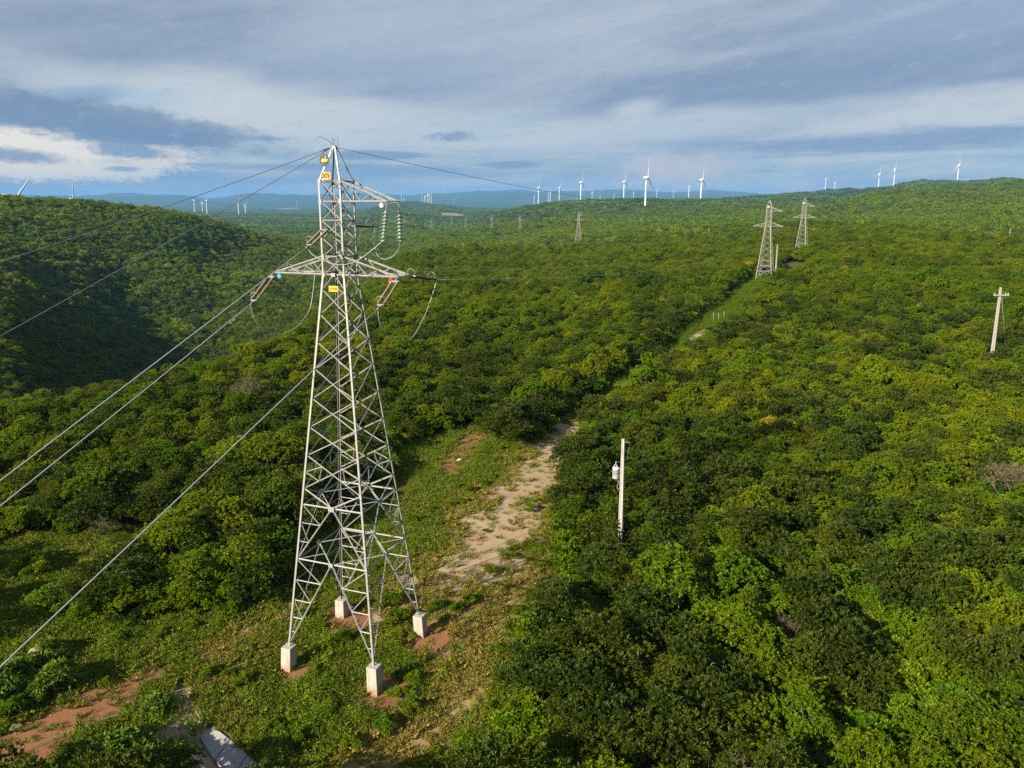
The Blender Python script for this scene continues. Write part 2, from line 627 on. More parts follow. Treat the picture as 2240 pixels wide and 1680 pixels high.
def copy_tree(o, parent=None, own=True):
    c = o.copy()
    COL.objects.link(c)
    c.parent = parent
    for ch in list(o.children):
        copy_tree(ch, c)
    return c


def along(a, b):
    """Matrix whose Z runs from a to b."""
    d = (Vector(b) - Vector(a)).normalized()
    return d.to_track_quat('Z', 'Y').to_matrix()


# ------------------------------------------------------------------ noise for terrain and masks
def hash2(ix, iy, seed):
    h = (ix.astype(np.int64) * 374761393 + iy.astype(np.int64) * 668265263 + seed * 974634777) & 0xFFFFFFFF
    h = ((h ^ (h >> 13)) * 1274126177) & 0xFFFFFFFF
    h = (h ^ (h >> 16)) & 0xFFFFFFFF
    return h / 4294967295.0


def vnoise(x, y, seed=0):
    ix, iy = np.floor(x), np.floor(y)
    fx, fy = x - ix, y - iy
    ux, uy = fx * fx * fx * (fx * (fx * 6 - 15) + 10), fy * fy * fy * (fy * (fy * 6 - 15) + 10)
    a, b = hash2(ix, iy, seed), hash2(ix + 1, iy, seed)
    c, d = hash2(ix, iy + 1, seed), hash2(ix + 1, iy + 1, seed)
    return (a + (b - a) * ux) * (1 - uy) + (c + (d - c) * ux) * uy


def fbm(x, y, octaves=4, seed=0, gain=0.5):
    s, a, t = 0.0, 1.0, 0.0
    for i in range(octaves):
        s = s + a * (vnoise(x * 2 ** i + 17.3 * i, y * 2 ** i - 9.1 * i, seed + i) - 0.5)
        t += a * 0.5
        a *= gain
    return s / t


# ------------------------------------------------------------------ terrain
# For some directions (pixel columns) the height of the land at a row of distances: either read from a pixel row
# ('v': distance, row, height of the canopy standing there) or given ('h': distance, height).
NEAR = [('h', 5, -2.0), ('h', 20, -0.9), ('h', 34, -0.2), ('h', 42, 0.15), ('h', 60, 0.3), ('h', 85, 0.3)]


def far(y15, mid=None):
    return (mid or [('h', 3000, -48), ('h', 6500, -48)]) + [('h', 11000, -45), ('v', 17000, y15 - 8, 0), ('h', 24000, -50), ('h', 60000, -60)]


COLS = {
    0: NEAR + [('h', 98, 0), ('h', 150, -19), ('v', 215, 840, 3), ('v', 290, 700, 3), ('v', 420, 620, 3), ('v', 600, 510, 3), ('v', 740, 424, 3), ('h', 950, 22), ('h', 1500, -20)] + far(446),
    150: NEAR + [('h', 100, 0), ('h', 150, -18), ('h', 220, -36), ('v', 285, 822, 3), ('v', 400, 700, 3), ('v', 500, 625, 3), ('v', 615, 522, 3), ('v', 745, 431, 3), ('h', 950, 22), ('h', 1500, -20)] + far(446),
    300: NEAR + [('h', 103, 0), ('h', 155, -16), ('h', 250, -46), ('v', 350, 800, 3), ('v', 480, 700, 3), ('v', 570, 615, 3), ('v', 640, 530, 3), ('v', 760, 441, 3), ('h', 960, 18), ('h', 1500, -25)] + far(440),
    400: NEAR + [('h', 105, 0), ('h', 160, -16), ('h', 260, -46), ('v', 385, 780, 3), ('v', 530, 660, 3), ('v', 650, 545, 3), ('v', 775, 455, 3), ('h', 960, 10), ('h', 1500, -30)] + far(447),
    480: NEAR + [('h', 108, 0), ('h', 165, -14), ('h', 260, -44), ('v', 410, 760, 3), ('v', 560, 655, 3), ('v', 690, 555, 3), ('v', 800, 469, 3), ('h', 960, -2), ('h', 1500, -38)] + far(449),
    560: NEAR + [('h', 114, 0), ('h', 170, -14), ('h', 260, -43), ('v', 400, 745, 3), ('v', 560, 650, 3), ('v', 720, 560, 3), ('v', 840, 488, 3), ('h', 960, -14), ('h', 1500, -44)] + far(441),
    650: NEAR + [('h', 130, -0.5), ('h', 190, -13), ('h', 280, -40), ('v', 420, 715, 3), ('v', 590, 640, 3), ('v', 760, 560, 3), ('v', 900, 506, 3), ('h', 960, -30), ('h', 1500, -48)] + far(439),
    720: NEAR + [('h', 150, -1), ('h', 220, -10), ('h', 330, -36), ('v', 520, 655, 3), ('v', 800, 560, 3), ('v', 960, 522, 3), ('h', 1150, -40), ('h', 1600, -48)] + far(440),
    800: NEAR + [('h', 140, 0), ('h', 215, -3.5), ('h', 300, -14), ('h', 420, -34), ('h', 650, -44), ('v', 1050, 538, 3), ('h', 1600, -52)] + far(441),
    880: NEAR + [('h', 140, 0), ('h', 240, -2), ('h', 450, -7.5), ('h', 540, -20), ('h', 760, -44), ('v', 1500, 510, 3)] + far(446, [('v', 3500, 462, 2), ('v', 5000, 442, 2)]),
    960: NEAR + [('h', 140, 0), ('h', 260, -2), ('h', 480, -9), ('h', 800, -20), ('v', 1300, 506, 3), ('h', 1700, -52)] + far(440, [('h', 2600, -55), ('v', 3800, 460, 2), ('v', 5500, 447, 2)]),
    1040: NEAR + [('h', 140, 0), ('h', 260, -2), ('h', 480, -8), ('h', 1000, -24), ('v', 1450, 497, 3), ('h', 1800, -50)] + far(433, [('h', 2600, -50), ('v', 4000, 466, 2), ('v', 6500, 454, 2)]),
    1120: NEAR + [('h', 140, 0), ('h', 260, -2), ('h', 500, -8), ('h', 1000, -22), ('v', 1450, 487, 3), ('h', 1750, -34), ('v', 2300, 465, 2)] + far(431, [('v', 4200, 457, 2), ('h', 6500, -40)]),
    1200: NEAR + [('h', 140, 0), ('h', 260, -1.5), ('h', 560, -9), ('v', 1300, 485, 3), ('h', 1600, -26), ('v', 2000, 450, 2), ('v', 2500, 446, 2)] + far(430, [('h', 3500, -20), ('h', 6500, -20)]),
    1300: NEAR + [('h', 140, 0.5), ('h', 190, 1.3), ('h', 300, 0.5), ('h', 580, -8.5), ('v', 1200, 484, 3), ('h', 1500, -20), ('v', 1950, 451, 2), ('v', 2500, 443, 2)] + far(428, [('h', 3500, -10), ('h', 6500, 0)]),
    1415: NEAR + [('h', 140, 1), ('h', 190, 3), ('h', 300, 3), ('h', 580, -3), ('v', 1150, 483, 3), ('h', 1450, -10), ('v', 1830, 460, 1), ('v', 2600, 441, 2)] + far(428, [('h', 3600, 5), ('h', 6500, 10)]),
    1540: NEAR + [('h', 140, 1.6), ('h', 190, 4.7), ('h', 300, 5), ('h', 500, 2), ('v', 1000, 483, 3), ('h', 1300, -6), ('v', 1900, 459, 2), ('v', 2440, 446, 2), ('v', 3000, 435, 2)] + far(430, [('h', 4000, 10), ('h', 6500, 10)]),
    1673: NEAR + [('h', 140, 2.3), ('h', 187, 6.3), ('h', 263, 6.9), ('v', 560, 484, 3), ('h', 900, -2), ('v', 1500, 466, 2), ('v', 2300, 450, 2), ('v', 3800, 432, 2), ('h', 5000, 10)] + far(440, [('h', 7000, 0)]),
    1790: NEAR + [('h', 140, 2.4), ('h', 200, 6.2), ('h', 280, 7), ('v', 500, 490, 3), ('h', 820, 0), ('v', 1400, 458, 3), ('h', 1900, 0), ('v', 2800, 440, 2), ('v', 3800, 415, 2), ('h', 5000, 20)] + far(440, [('h', 7000, 0)]),
    1900: NEAR + [('h', 140, 2.6), ('h', 200, 5.8), ('h', 280, 7), ('v', 450, 496, 3), ('h', 730, 0), ('v', 1100, 460, 3), ('v', 1500, 424, 3), ('h', 2000, 15), ('v', 3000, 425, 2), ('v', 3800, 408, 2), ('h', 5000, 30)] + far(440, [('h', 7000, 0)]),
    2030: NEAR + [('h', 140, 2.6), ('h', 200, 5.2), ('v', 410, 508, 3), ('h', 660, 0), ('v', 1050, 455, 3), ('v', 1500, 410, 3), ('h', 2000, 30), ('v', 3000, 412, 2), ('v', 3800, 395, 2), ('h', 5000, 40)] + far(440, [('h', 7000, 0)]),
    2240: NEAR + [('h', 140, 2.5), ('h', 200, 4.2), ('v', 370, 524, 3), ('h', 500, -1), ('v', 1000, 450, 3), ('v', 1500, 400, 3), ('h', 2000, 40), ('v', 3000, 405, 2), ('v', 3800, 391, 2), ('h', 5000, 40)] + far(440, [('h', 7000, 0)]),
}
LOGR = np.linspace(math.log(5), math.log(60000), 620)
caz, prof = [], []
for cx in sorted(COLS):
    rr, zz = [], []
    for e in COLS[cx]:
        rr.append(math.log(e[1]))
        zz.append(e[2] if e[0] == 'h' else at_r(cx, e[2], e[1])[2] - e[3])
    p = np.interp(LOGR, rr, zz)
    k = np.exp(-0.5 * (np.arange(-7, 8) / 2.6) ** 2)
    pp = np.pad(p, 7, mode='edge')
    p = np.convolve(pp, k / k.sum(), mode='valid')
    caz.append(math.atan2(cx - 1120, FPX * math.cos(PITCH)))
    prof.append(p)
mean = 0.5 * (prof[0] + prof[-1])
caz = [-math.pi, -2.2, caz[0] - 0.25] + caz + [caz[-1] + 0.25, 2.2, math.pi]
prof = [mean, mean, prof[0]] + prof + [prof[-1], mean, mean]
AZG = np.linspace(-math.pi, math.pi, 2600)
PR = np.stack(prof)
ii = np.clip(np.searchsorted(caz, AZG) - 1, 0, len(caz) - 2)
ca = np.array(caz)
tt = (AZG - ca[ii]) / (ca[ii + 1] - ca[ii])
tt = tt * tt * (3 - 2 * tt) * 0.5 + tt * 0.5
GRID = PR[ii] * (1 - tt)[:, None] + PR[ii + 1] * tt[:, None]
kk = np.exp(-0.5 * (np.arange(-12, 13) / 5.0) ** 2)
kk /= kk.sum()
GRID = sum(w * np.roll(GRID, s, axis=0) for w, s in zip(kk, range(-12, 13)))


def height(x, y):
    x, y = np.asarray(x, float), np.asarray(y, float)
    r = np.maximum(np.hypot(x, y), 5.001)
    a = np.arctan2(x, y)
    fa = (a + math.pi) / (2 * math.pi) * (len(AZG) - 1)
    fr = (np.log(r) - LOGR[0]) / (LOGR[1] - LOGR[0])
    ia = np.clip(fa.astype(int), 0, len(AZG) - 2)
    ir = np.clip(fr.astype(int), 0, len(LOGR) - 2)
    ta, tr = np.clip(fa - ia, 0, 1), np.clip(fr - ir, 0, 1)
    z = (GRID[ia, ir] * (1 - ta) * (1 - tr) + GRID[ia + 1, ir] * ta * (1 - tr) + GRID[ia, ir + 1] * (1 - ta) * tr + GRID[ia + 1, ir + 1] * ta * tr)
    s = lambda lo, hi: np.clip((r - lo) / (hi - lo), 0, 1)
    z = z + 0.12 * fbm(x / 5, y / 5, 3, 3) * s(20, 30)
    z = z + 1.1 * fbm(x / 38, y / 38, 3, 11) * s(60, 160)
    z = z + 6.0 * fbm(x / 150, y / 150, 3, 21) * s(150, 420) * (0.35 + 0.65 * s(600, 2000))
    left = np.clip((-0.10 - a) / 0.25, 0, 1) * s(230, 420) * (1 - s(1000, 1500))
    z = z + left * 15.0 * (np.abs(fbm(x / 210 + 3.3, y / 260, 3, 27)) - 0.25)
    z = z + 20.0 * fbm(x / 700, y / 700, 4, 31) * s(2200, 6000)
    z = z + 26.0 * 1.5 * (0.22 - np.abs(fbm(x / 330 + 1.7, y / 420, 3, 37))) * s(900, 1500) * (1 - s(5000, 8000)) * np.clip((a - 0.02) / 0.2, 0, 1)
    z = z + 260.0 * np.abs(fbm(x / 2600, y / 2600, 5, 41)) * s(9000, 15000)
    return z


def ground_pt(x, y, z0=0.0):
    """Point of the ground seen at a pixel."""
    z = z0
    p = at_z(x, y, z)
    for _ in range(12):
        z = 0.5 * z + 0.5 * float(height(p[0], p[1]))
        p = at_z(x, y, z)
    return p


# --- masks laid on the ground
def seg_dist(px, py, pts):
    """Distance to a polyline with per-point half widths: returns distance minus interpolated half width."""
    best = np.full(px.shape, 1e9)
    for (a, wa), (b, wb) in zip(pts[:-1], pts[1:]):
        dx, dy = b[0] - a[0], b[1] - a[1]
        t = np.clip(((px - a[0]) * dx + (py - a[1]) * dy) / (dx * dx + dy * dy + 1e-9), 0, 1)
        d = np.hypot(px - a[0] - t * dx, py - a[1] - t * dy) - (wa + (wb - wa) * t)
        best = np.minimum(best, d)
    return best


def poly_dist(px, py, poly):
    """Signed distance to a polygon, negative inside."""
    n = len(poly)
    d = np.full(px.shape, 1e9)
    ins = np.zeros(px.shape, bool)
    for i in range(n):
        a, b = poly[i], poly[(i + 1) % n]
        dx, dy = b[0] - a[0], b[1] - a[1]
        t = np.clip(((px - a[0]) * dx + (py - a[1]) * dy) / (dx * dx + dy * dy + 1e-9), 0, 1)
        d = np.minimum(d, np.hypot(px - a[0] - t * dx, py - a[1] - t * dy))
        c = (a[1] > py) != (b[1] > py)
        xi = dx * (py - a[1]) / (dy if abs(dy) > 1e-9 else 1e-9) + a[0]
        ins ^= c & (px < xi)
    return np.where(ins, -d, d)


gp = lambda x, y: tuple(ground_pt(x, y)[:2])
line = lambda pts: [(gp(x, y), w) for x, y, w in pts]
polyg = lambda pts: [gp(x, y) for x, y in pts]

SAND = line([(1350, 856, 0.5), (1290, 898, 0.9), (1251, 941, 1.3), (1225, 979, 1.7), (1176, 1019, 1.2), (1154, 1054, 1.9), (1140, 1089, 1.9), (1118, 1115, 1.5),
             (1118, 1147, 2.0), (1090, 1178, 1.8), (1042, 1210, 2.5), (999, 1251, 2.3), (962, 1290, 1.5)])
RED2 = line([(1046, 953, 1.4), (1020, 985, 1.4), (1000, 1011, 1.5), (984, 1034, 1.3)])
TRACK2 = line([(1395, 815, -1.5), (1455, 797, -0.2), (1500, 756, -1.5), (1515, 743, 0.7), (1535, 728, 0.9), (1555, 712, -1.2), (1590, 690, -0.3), (1620, 650, -2.0), (1690, 612, -1.0), (1735, 609, 1.8)])
RED1 = line([(-40, 1680, 1.3), (20, 1645, 1.4), (95, 1593, 1.25), (174, 1558, 1.2), (253, 1522, 1.05), (320, 1480, 0.55)])
DRAIN = line([(392, 1506, 0.35), (402, 1545, 0.6), (392, 1580, 1.05), (430, 1640, 1.1), (480, 1700, 1.1)])
DRY = line([(1140, 1240, 1.3), (1070, 1345, 2.2), (1025, 1395, 2.5), (1000, 1430, 2.4), (990, 1500, 1.9), (970, 1545, 2.2), (915, 1596, 2.2), (840, 1655, 2.2), (770, 1710, 2.0)])
DRY2 = line([(640, 1335, 0.5), (560, 1370, 0.8), (500, 1405, 0.7), (440, 1440, 0.4)])
CLEAR = polyg([(540, 1345), (640, 1262), (690, 1190), (760, 1120), (850, 1050), (852, 1000), (905, 968), (1000, 938), (1050, 930), (1085, 965), (1120, 985), (1180, 965),
               (1235, 915), (1290, 880), (1285, 925), (1270, 985), (1245, 1035), (1232, 1090), (1215, 1135), (1205, 1190), (1220, 1260), (1195, 1340), (1145, 1420), (1118, 1530), (1120, 1760),
               (-160, 1760), (-160, 1430), (120, 1385), (300, 1352), (460, 1345)])
OPEN = polyg([(-120, 1185), (0, 1180), (150, 1175), (300, 1160), (380, 1158), (330, 1205), (235, 1245), (180, 1300), (130, 1375), (0, 1400), (-120, 1400)])
SHRUBBY = polyg([(1150, 1440), (1210, 1360), (1330, 1340), (1450, 1350), (1540, 1440), (1600, 1560), (1620, 1760), (1110, 1760)])
PATH = line([(1250, 935, 2.4), (1300, 893, 2.2), (1345, 862, 2.2), (1400, 812, 1.8), (1455, 797, 3.0), (1500, 756, 3.2), (1525, 738, 5.0), (1575, 702, 5.0), (1610, 655, 2.4), (1650, 628, 3.5), (1690, 608, 4.0), (1740, 600, 4.0), (1735, 575, 2.0)])

POLE_GAP = line([(1357, 1215, 0.5), (1352, 1275, 0.2)])
POLE_GAP2 = line([(2168, 772, 1.5), (2150, 815, 2.2)])

# tower geometry fitted to the photograph
TX, TY, TTH = -8.505, 37.36, -0.3455
TU = np.array([math.cos(TTH), math.sin(TTH)])
TNV = np.array([-math.sin(TTH), math.cos(TTH)])
FOOT_HW, FOOT_Z = 2.544, 1.3
L1, L2, L3, L4, L5, APEX = 25.185, 24.231, 23.342, 21.607, 20.726, 26.79
HW1, HW5 = 0.595, 0.6054
feet = [(TX + TU[0] * FOOT_HW * a + TNV[0] * FOOT_HW * b, TY + TU[1] * FOOT_HW * a + TNV[1] * FOOT_HW * b) for a, b in ((-1, -1), (1, -1), (1, 1), (-1, 1))]
FOOTR = [0.55, 1.45, 1.5, 1.5]


CONC = polyg([(438, 1600), (470, 1586), (600, 1690), (590, 1760), (400, 1760), (408, 1640), (430, 1640)])


def sstep(v, lo, hi):
    t = np.clip((v - lo) / (hi - lo), 0, 1)
    return t * t * (3 - 2 * t)


def masks(x, y):
    n = fbm(x / 1.6, y / 1.6, 4, 61)
    n2 = fbm(x / 0.5, y / 0.5, 3, 62)
    nb = fbm(x / 4.5, y / 4.5, 2, 63)
    sand = np.maximum(1 - sstep(seg_dist(x, y, SAND) - 0.6 + 3.4 * n + 1.9 * n2 + 1.8 * nb, -1.0, 0.6), 0)
    sand = np.maximum(sand, 1 - sstep(seg_dist(x, y, TRACK2) + 0.9 * n, -0.5, 0.4))
    sand = np.maximum(sand, 1 - sstep(seg_dist(x, y, DRAIN) + 0.3 * n + 0.1 * n2, -0.15, 0.15))
    red = 1 - sstep(seg_dist(x, y, RED1) - 0.15 + 1.0 * n + 0.9 * n2, -0.6, 0.4)
    red = np.maximum(red, 1.0 * (1 - sstep(seg_dist(x, y, RED2) + 0.6 * n + 0.3 * n2, -0.5, 0.3)))
    for (fx, fy), fr in zip(feet, FOOTR):
        red = np.maximum(red, 1 - sstep(np.hypot(x - fx - 0.25, y - fy + 0.3) - fr + 0.6 * n, -0.25, 0.3))
    dry = 1 - sstep(np.minimum(seg_dist(x, y, DRY), seg_dist(x, y, DRY2)) + 1.1 * n + 0.4 * n2, -0.7, 0.6)
    # trodden, thin ground between the tower and the sandy track
    thin_ = 1 - sstep(seg_dist(x, y, SAND) + 2.2 * n + 2.0 * nb, 0.3, 4.6)
    dry = np.maximum(dry, 0.9 * thin_)
    return sand, red, dry


# polar sheet, fine near the camera and reaching past the horizon
rad = np.concatenate([np.array([0.0, 4.0, 9.0]), np.arange(14, 75, 0.22), np.exp(np.linspace(math.log(75.3), math.log(420), 160)), np.exp(np.linspace(math.log(428), math.log(33000), 190))])
ang = np.concatenate([np.linspace(-math.pi, -0.78, 70, endpoint=False), np.linspace(-0.78, 0.78, 500), np.linspace(0.78, math.pi, 70)[1:-1]])
na, nr = len(ang), len(rad)
AA, RR = np.meshgrid(ang, rad)
GX, GY = (np.sin(AA) * RR).ravel(), (np.cos(AA) * RR).ravel()
GZ = height(GX, GY)
for (fx, fy), zf in zip(feet, (-0.24, -0.43, 0.08, 0.03)):
    pass
# the cut of the drain
dr = seg_dist(GX, GY, DRAIN)
GZ = GZ - 0.35 * (1 - sstep(dr, -0.5, 0.35)) * (np.hypot(GX, GY) < 60)
me = bpy.data.meshes.new('ground')
me.vertices.add(na * nr)
me.vertices.foreach_set('co', np.stack([GX, GY, GZ], 1).ravel())
i0 = (np.arange(nr - 1)[:, None] * na + np.arange(na)[None, :])
i1 = (np.arange(nr - 1)[:, None] * na + (np.arange(na)[None, :] + 1) % na)
quads = np.stack([i0, i0 + na, i1 + na, i1], -1).reshape(-1, 4)
me.loops.add(quads.size)
me.loops.foreach_set('vertex_index', quads.ravel())
me.polygons.add(len(quads))
me.polygons.foreach_set('loop_start', np.arange(0, quads.size, 4))
me.polygons.foreach_set('loop_total', np.full(len(quads), 4))
me.polygons.foreach_set('use_smooth', np.ones(len(quads), bool))
me.update()
near = np.hypot(GX, GY) < 420
ms, mr_, md = np.zeros(na * nr), np.zeros(na * nr), np.zeros(na * nr)
ms[near], mr_[near], md[near] = masks(GX[near], GY[near])
# bare earth far away: quarry, pads of the turbines, cut banks


def patch_value(gx, gy):
    out = np.zeros(gx.shape)
    ga, gr = np.arctan2(gx, gy), np.hypot(gx, gy)
    for x, y, r, hw, hd in PATCHES:
        p = at_r(x, y, r)
        q = ((ga - math.atan2(p[0], p[1])) * r / hw) ** 2 + ((gr - r) / hd) ** 2
        k = q < 3
        q[k] += 0.8 * fbm(gx[k] / (hw * 0.6), gy[k] / (hd * 0.6), 3, 77)
        out = np.maximum(out, 1 - sstep(q, 0.6, 1.2))
    return out



PATCHES = [(1075, 487, 1100, 14, 60), (1690, 532, 420, 6, 20), (930, 455, 4200, 60, 160), (992, 466, 3400, 70, 350), (1735, 477, 760, 10, 60), (630, 458, 9000, 190, 900), (1413, 461, 1820, 28, 40),
          (1455, 461, 1830, 20, 40), (1905, 410, 3800, 130, 260), (2075, 396, 3800, 110, 230), (1785, 425, 3700, 60, 120), (1795, 432, 3500, 50, 120), (965, 535, 470, 9, 14),
          (2190, 522, 450, 30, 25), (1120, 462, 3000, 120, 200), (940, 489, 1500, 16, 90), (712, 470, 5200, 120, 300)]
PATCH = patch_value(GX, GY)
for nm, arr in (('sand', ms), ('red', mr_), ('dry', md), ('patch', PATCH)):
    at = me.attributes.new(nm, 'FLOAT', 'POINT')
    at.data.foreach_set('value', arr.astype(np.float32))


def ground_mat():
    M = Mat('ground_soil')
    p = M.pos()
    nbig = M.noise(0.18, 5, 0.6, p)
    nmid = M.noise(1.3, 6, 0.65, p)
    nfin = M.noise(11.0, 6, 0.7, p)
    nfar = M.noise(0.012, 8, 0.62, p)
    nfar2 = M.noise(0.07, 6, 0.7, p)
    green = M.mix(nmid, (0.026, 0.052, 0.010, 1), (0.082, 0.096, 0.022, 1))
    soil = M.mix(nfin, (0.115, 0.070, 0.036, 1), (0.23, 0.150, 0.085, 1))
    c = M.mix(M.step(M.math('ADD', M.math('MULTIPLY', nfin, 0.5), M.math('MULTIPLY', nmid, 0.5)), 0.52, 0.64), green, soil)
    # wooded land beyond the trees that are built one by one
    cd = M.n('ShaderNodeVectorMath', operation='LENGTH')
    M.L.new(p, cd.inputs[0])
    farf = M.step(cd.outputs['Value'], 500, 1500)
    wood = M.mix(M.step(nfar2, 0.38, 0.66), (0.018, 0.046, 0.011, 1), (0.050, 0.086, 0.014, 1))
    wood = M.mix(M.step(nfar, 0.42, 0.62), wood, M.mix(0.5, wood, (0.030, 0.066, 0.012, 1)))
    c = M.mix(farf, c, wood)
    dry = M.mix(nfin, (0.165, 0.120, 0.045, 1), (0.340, 0.245, 0.112, 1))
    c = M.mix(M.math('MULTIPLY', M.attr('dry').outputs['Fac'], M.step(nmid, 0.30, 0.58)), c, dry)
    red = M.mix(nmid, (0.138, 0.062, 0.028, 1), (0.245, 0.120, 0.058, 1))
    red = M.mix(M.math('MULTIPLY', M.step(nfin, 0.5, 0.75), 0.5), red, (0.115, 0.075, 0.040, 1))
    rm = M.step(M.math('ADD', M.attr('red').outputs['Fac'], M.math('MULTIPLY', M.math('SUBTRACT', nfin, 0.5), 0.9)), 0.15, 0.65)
    c = M.mix(rm, c, red)
    sand = M.mix(nmid, (0.22, 0.158, 0.096, 1), (0.36, 0.285, 0.195, 1))
    sand = M.mix(M.math('MULTIPLY', M.step(nfin, 0.55, 0.8), 0.45), sand, (0.24, 0.17, 0.10, 1))
    sand = M.mix(M.math('MULTIPLY', M.step(nbig, 0.50, 0.70), 0.4), sand, (0.255, 0.145, 0.075, 1))
    sm = M.step(M.math('ADD', M.attr('sand').outputs['Fac'], M.math('MULTIPLY', M.math('SUBTRACT', nfin, 0.5), 1.3)), 0.2, 0.8)
    c = M.mix(sm, c, sand)
    c = M.mix(M.attr('patch').outputs['Fac'], c, (0.235, 0.185, 0.125, 1))
    h = M.math('ADD', M.math('MULTIPLY', nmid, 0.6), M.math('MULTIPLY', nfin, 0.25))
    hb = M.math('ADD', h, M.math('MULTIPLY', M.math('MULTIPLY', nfar2, farf), 60.0))
    M.bsdf(c, 0.95, 0, bump=hb, bump_d=0.10, spec=0.15)
    return M.m


me.materials.append(ground_mat())
ground = bpy.data.objects.new('ground', me)
COL.objects.link(ground)
tag(ground, kind='structure')

# ------------------------------------------------------------------ haze
hm = Mat('haze_air')
pv = hm.n('ShaderNodeVolumePrincipled')
pv.inputs['Color'].default_value = (0.17, 0.42, 0.84, 1)
pv.inputs['Density'].default_value = 6.0e-5
pv.inputs['Anisotropy'].default_value = 0.0
hm.L.new(pv.outputs[0], hm.out.inputs['Volume'])
zlo = float(GZ.min()) - 1.0
zhi = max(float(GZ.max()), 300.0) + 12.0
hz = MB().box((0, 0, (zlo + zhi) / 2), (90000, 90000, zhi - zlo)).build('haze', hm.m)
tag(hz, kind='stuff')


# ------------------------------------------------------------------ lattice tower (local frame: x along the arms, y along the line, z up)
V = Vector
CORN = [(-1, -1), (1, -1), (1, 1), (-1, 1)]


def thw(z):
    if z <= L5:
        return FOOT_HW + (z - FOOT_Z) / (L5 - FOOT_Z) * (HW5 - FOOT_HW)
    return HW5 + (z - L5) / (L1 - L5) * (HW1 - HW5)


def cpt(k, z, inset=0.0):
    h = thw(z) - inset
    a, b = CORN[k % 4]
    return V((a * h, b * h, z))


def lerp(a, b, t):
    return a + (b - a) * t


PANELS = [18.755, 17.37, 16.02, 14.52, 13.05, 11.59, 9.86]
Z_K, Z_B1, Z_B2 = 19.98, 9.02, 6.10


def tower_members(short=False):
    """[(part name, sub-part name or None, a, b, width, inward)] for one tower."""
    out = []
    panels = PANELS[:5] + [11.9] if short else PANELS
    zb1, zb2, foot = (11.2, 9.95, 8.15) if short else (Z_B1, Z_B2, 1.45)

    def bar(name, a, b, w, inn=None):
        out.append((name, a, b, w, inn))
    for k in range(4):
        a, b = CORN[k]
        inn = V((-a, -b, 0))
        bar('leg', cpt(k, foot - 0.55), cpt(k, L5), 0.108, inn)
        bar('mast_leg', cpt(k, L5), cpt(k, L1), 0.092, inn)
        bar('peak_leg', cpt(k, L1), V((a * 0.07, b * 0.07, APEX)), 0.075, inn)
    for f in range(4):
        p = lambda z, g=f: cpt(g, z, 0.03)
        q = lambda z, g=f: cpt(g + 1, z, 0.03)
        mid = lambda z: lerp(p(z), q(z), 0.5)
        a, b = CORN[f]
        a2, b2 = CORN[(f + 1) % 4]
        inn = V((-(a + a2) / 2, -(b + b2) / 2, 0))
        push = inn * 0.035
        X = lambda u, v, w=0.050: bar('brace', u, v, w, inn)
        Y = lambda u, v, w=0.050: bar('brace', u + push, v + push, w, inn)
        # top K under the lower arm, then crossed panels
        X(mid(L5), p(Z_K))
        X(mid(L5), q(Z_K))
        zs = [Z_K] + panels
        for i in range(len(zs) - 1):
            X(p(zs[i]), q(zs[i + 1]))
            Y(q(zs[i]), p(zs[i + 1]))
        zt = panels[-1]
        # the panel over the upper belt: a big cross whose middle carries the belt
        c1 = mid(zb1)
        X(p(zt), c1, 0.07)
        X(q(zt), c1, 0.07)
        X(c1, p(zb2), 0.066)
        X(c1, q(zb2), 0.066)
        bar('belt_bar', p(zb1), c1, 0.075, inn)
        bar('belt_bar', c1, q(zb1), 0.075, inn)
        bar('belt_bar', p(zb2), mid(zb2), 0.07, inn)
        bar('belt_bar', mid(zb2), q(zb2), 0.07, inn)
        for s, t in ((p, 0), (q, 1)):
            d = lambda z: lerp(c1, s(zb2), (zb1 - z) / (zb1 - zb2))
            for za, zb in () if short else ((8.05, 9.0), (7.05, 8.05)):
                X(s(za), d(za), 0.038)
                X(s(zb), d(za), 0.038)
            # leg of the inverted V below the lower belt with its rungs
            m0 = mid(zb2)
            ft = s(foot)
            e = lambda z: lerp(m0, ft, (zb2 - z) / (zb2 - foot))
            X(m0, ft, 0.066)
            for za, zb in ((9.2, 9.9),) if short else ((4.95, 6.05), (3.85, 4.95), (2.9, 3.85)):
                X(s(za), e(za), 0.05)
                X(s(zb), e(za), 0.042)
            z_ = 8.7 if short else 2.1
            X(s(z_), e(z_), 0.038)
        # short redundants in the last crossed panel
        for s, o in ((p, q), (q, p)):
            x0 = lerp(s(panels[-2]), o(zt), 0.28)
            x1 = lerp(s(zt), o(panels[-2]), 0.28)
            X(s((panels[-2] + zt) / 2), x0, 0.04)
            X(s((panels[-2] + zt) / 2), x1, 0.04)
            X(x0, x1, 0.04)
        # mast
        zm = [L1, L2, L3, (L3 + L4) / 2, L4, L5]
        for i in range(len(zm) - 1):
            X(p(zm[i]), q(zm[i + 1]), 0.05)
            Y(q(zm[i]), p(zm[i + 1]), 0.05)
        for z in (L1, L2, L3, L4, L5):
            bar('belt_bar', p(z), q(z), 0.068 if z != L3 else 0.052, inn)
    # plan bracing at the lower belt and at the upper one
    for f in range(4):
        m = lerp(cpt(f, zb2), cpt(f + 1, zb2), 0.5)
        m2 = lerp(cpt(f + 1, zb2), cpt(f + 2, zb2), 0.5)
        bar('plan_bar', m, m2, 0.06, V((0, 0, -1)))
        bar('plan_bar', lerp(m, m2, 0.5), cpt(f + 1, zb2, 0.05), 0.05, V((0, 0, -1)))
        m = lerp(cpt(f, zb1), cpt(f + 1, zb1), 0.5)
        m2 = lerp(cpt(f + 1, zb1), cpt(f + 2, zb1), 0.5)
        bar('plan_bar', m, m2, 0.045, V((0, 0, -1)))
    return out


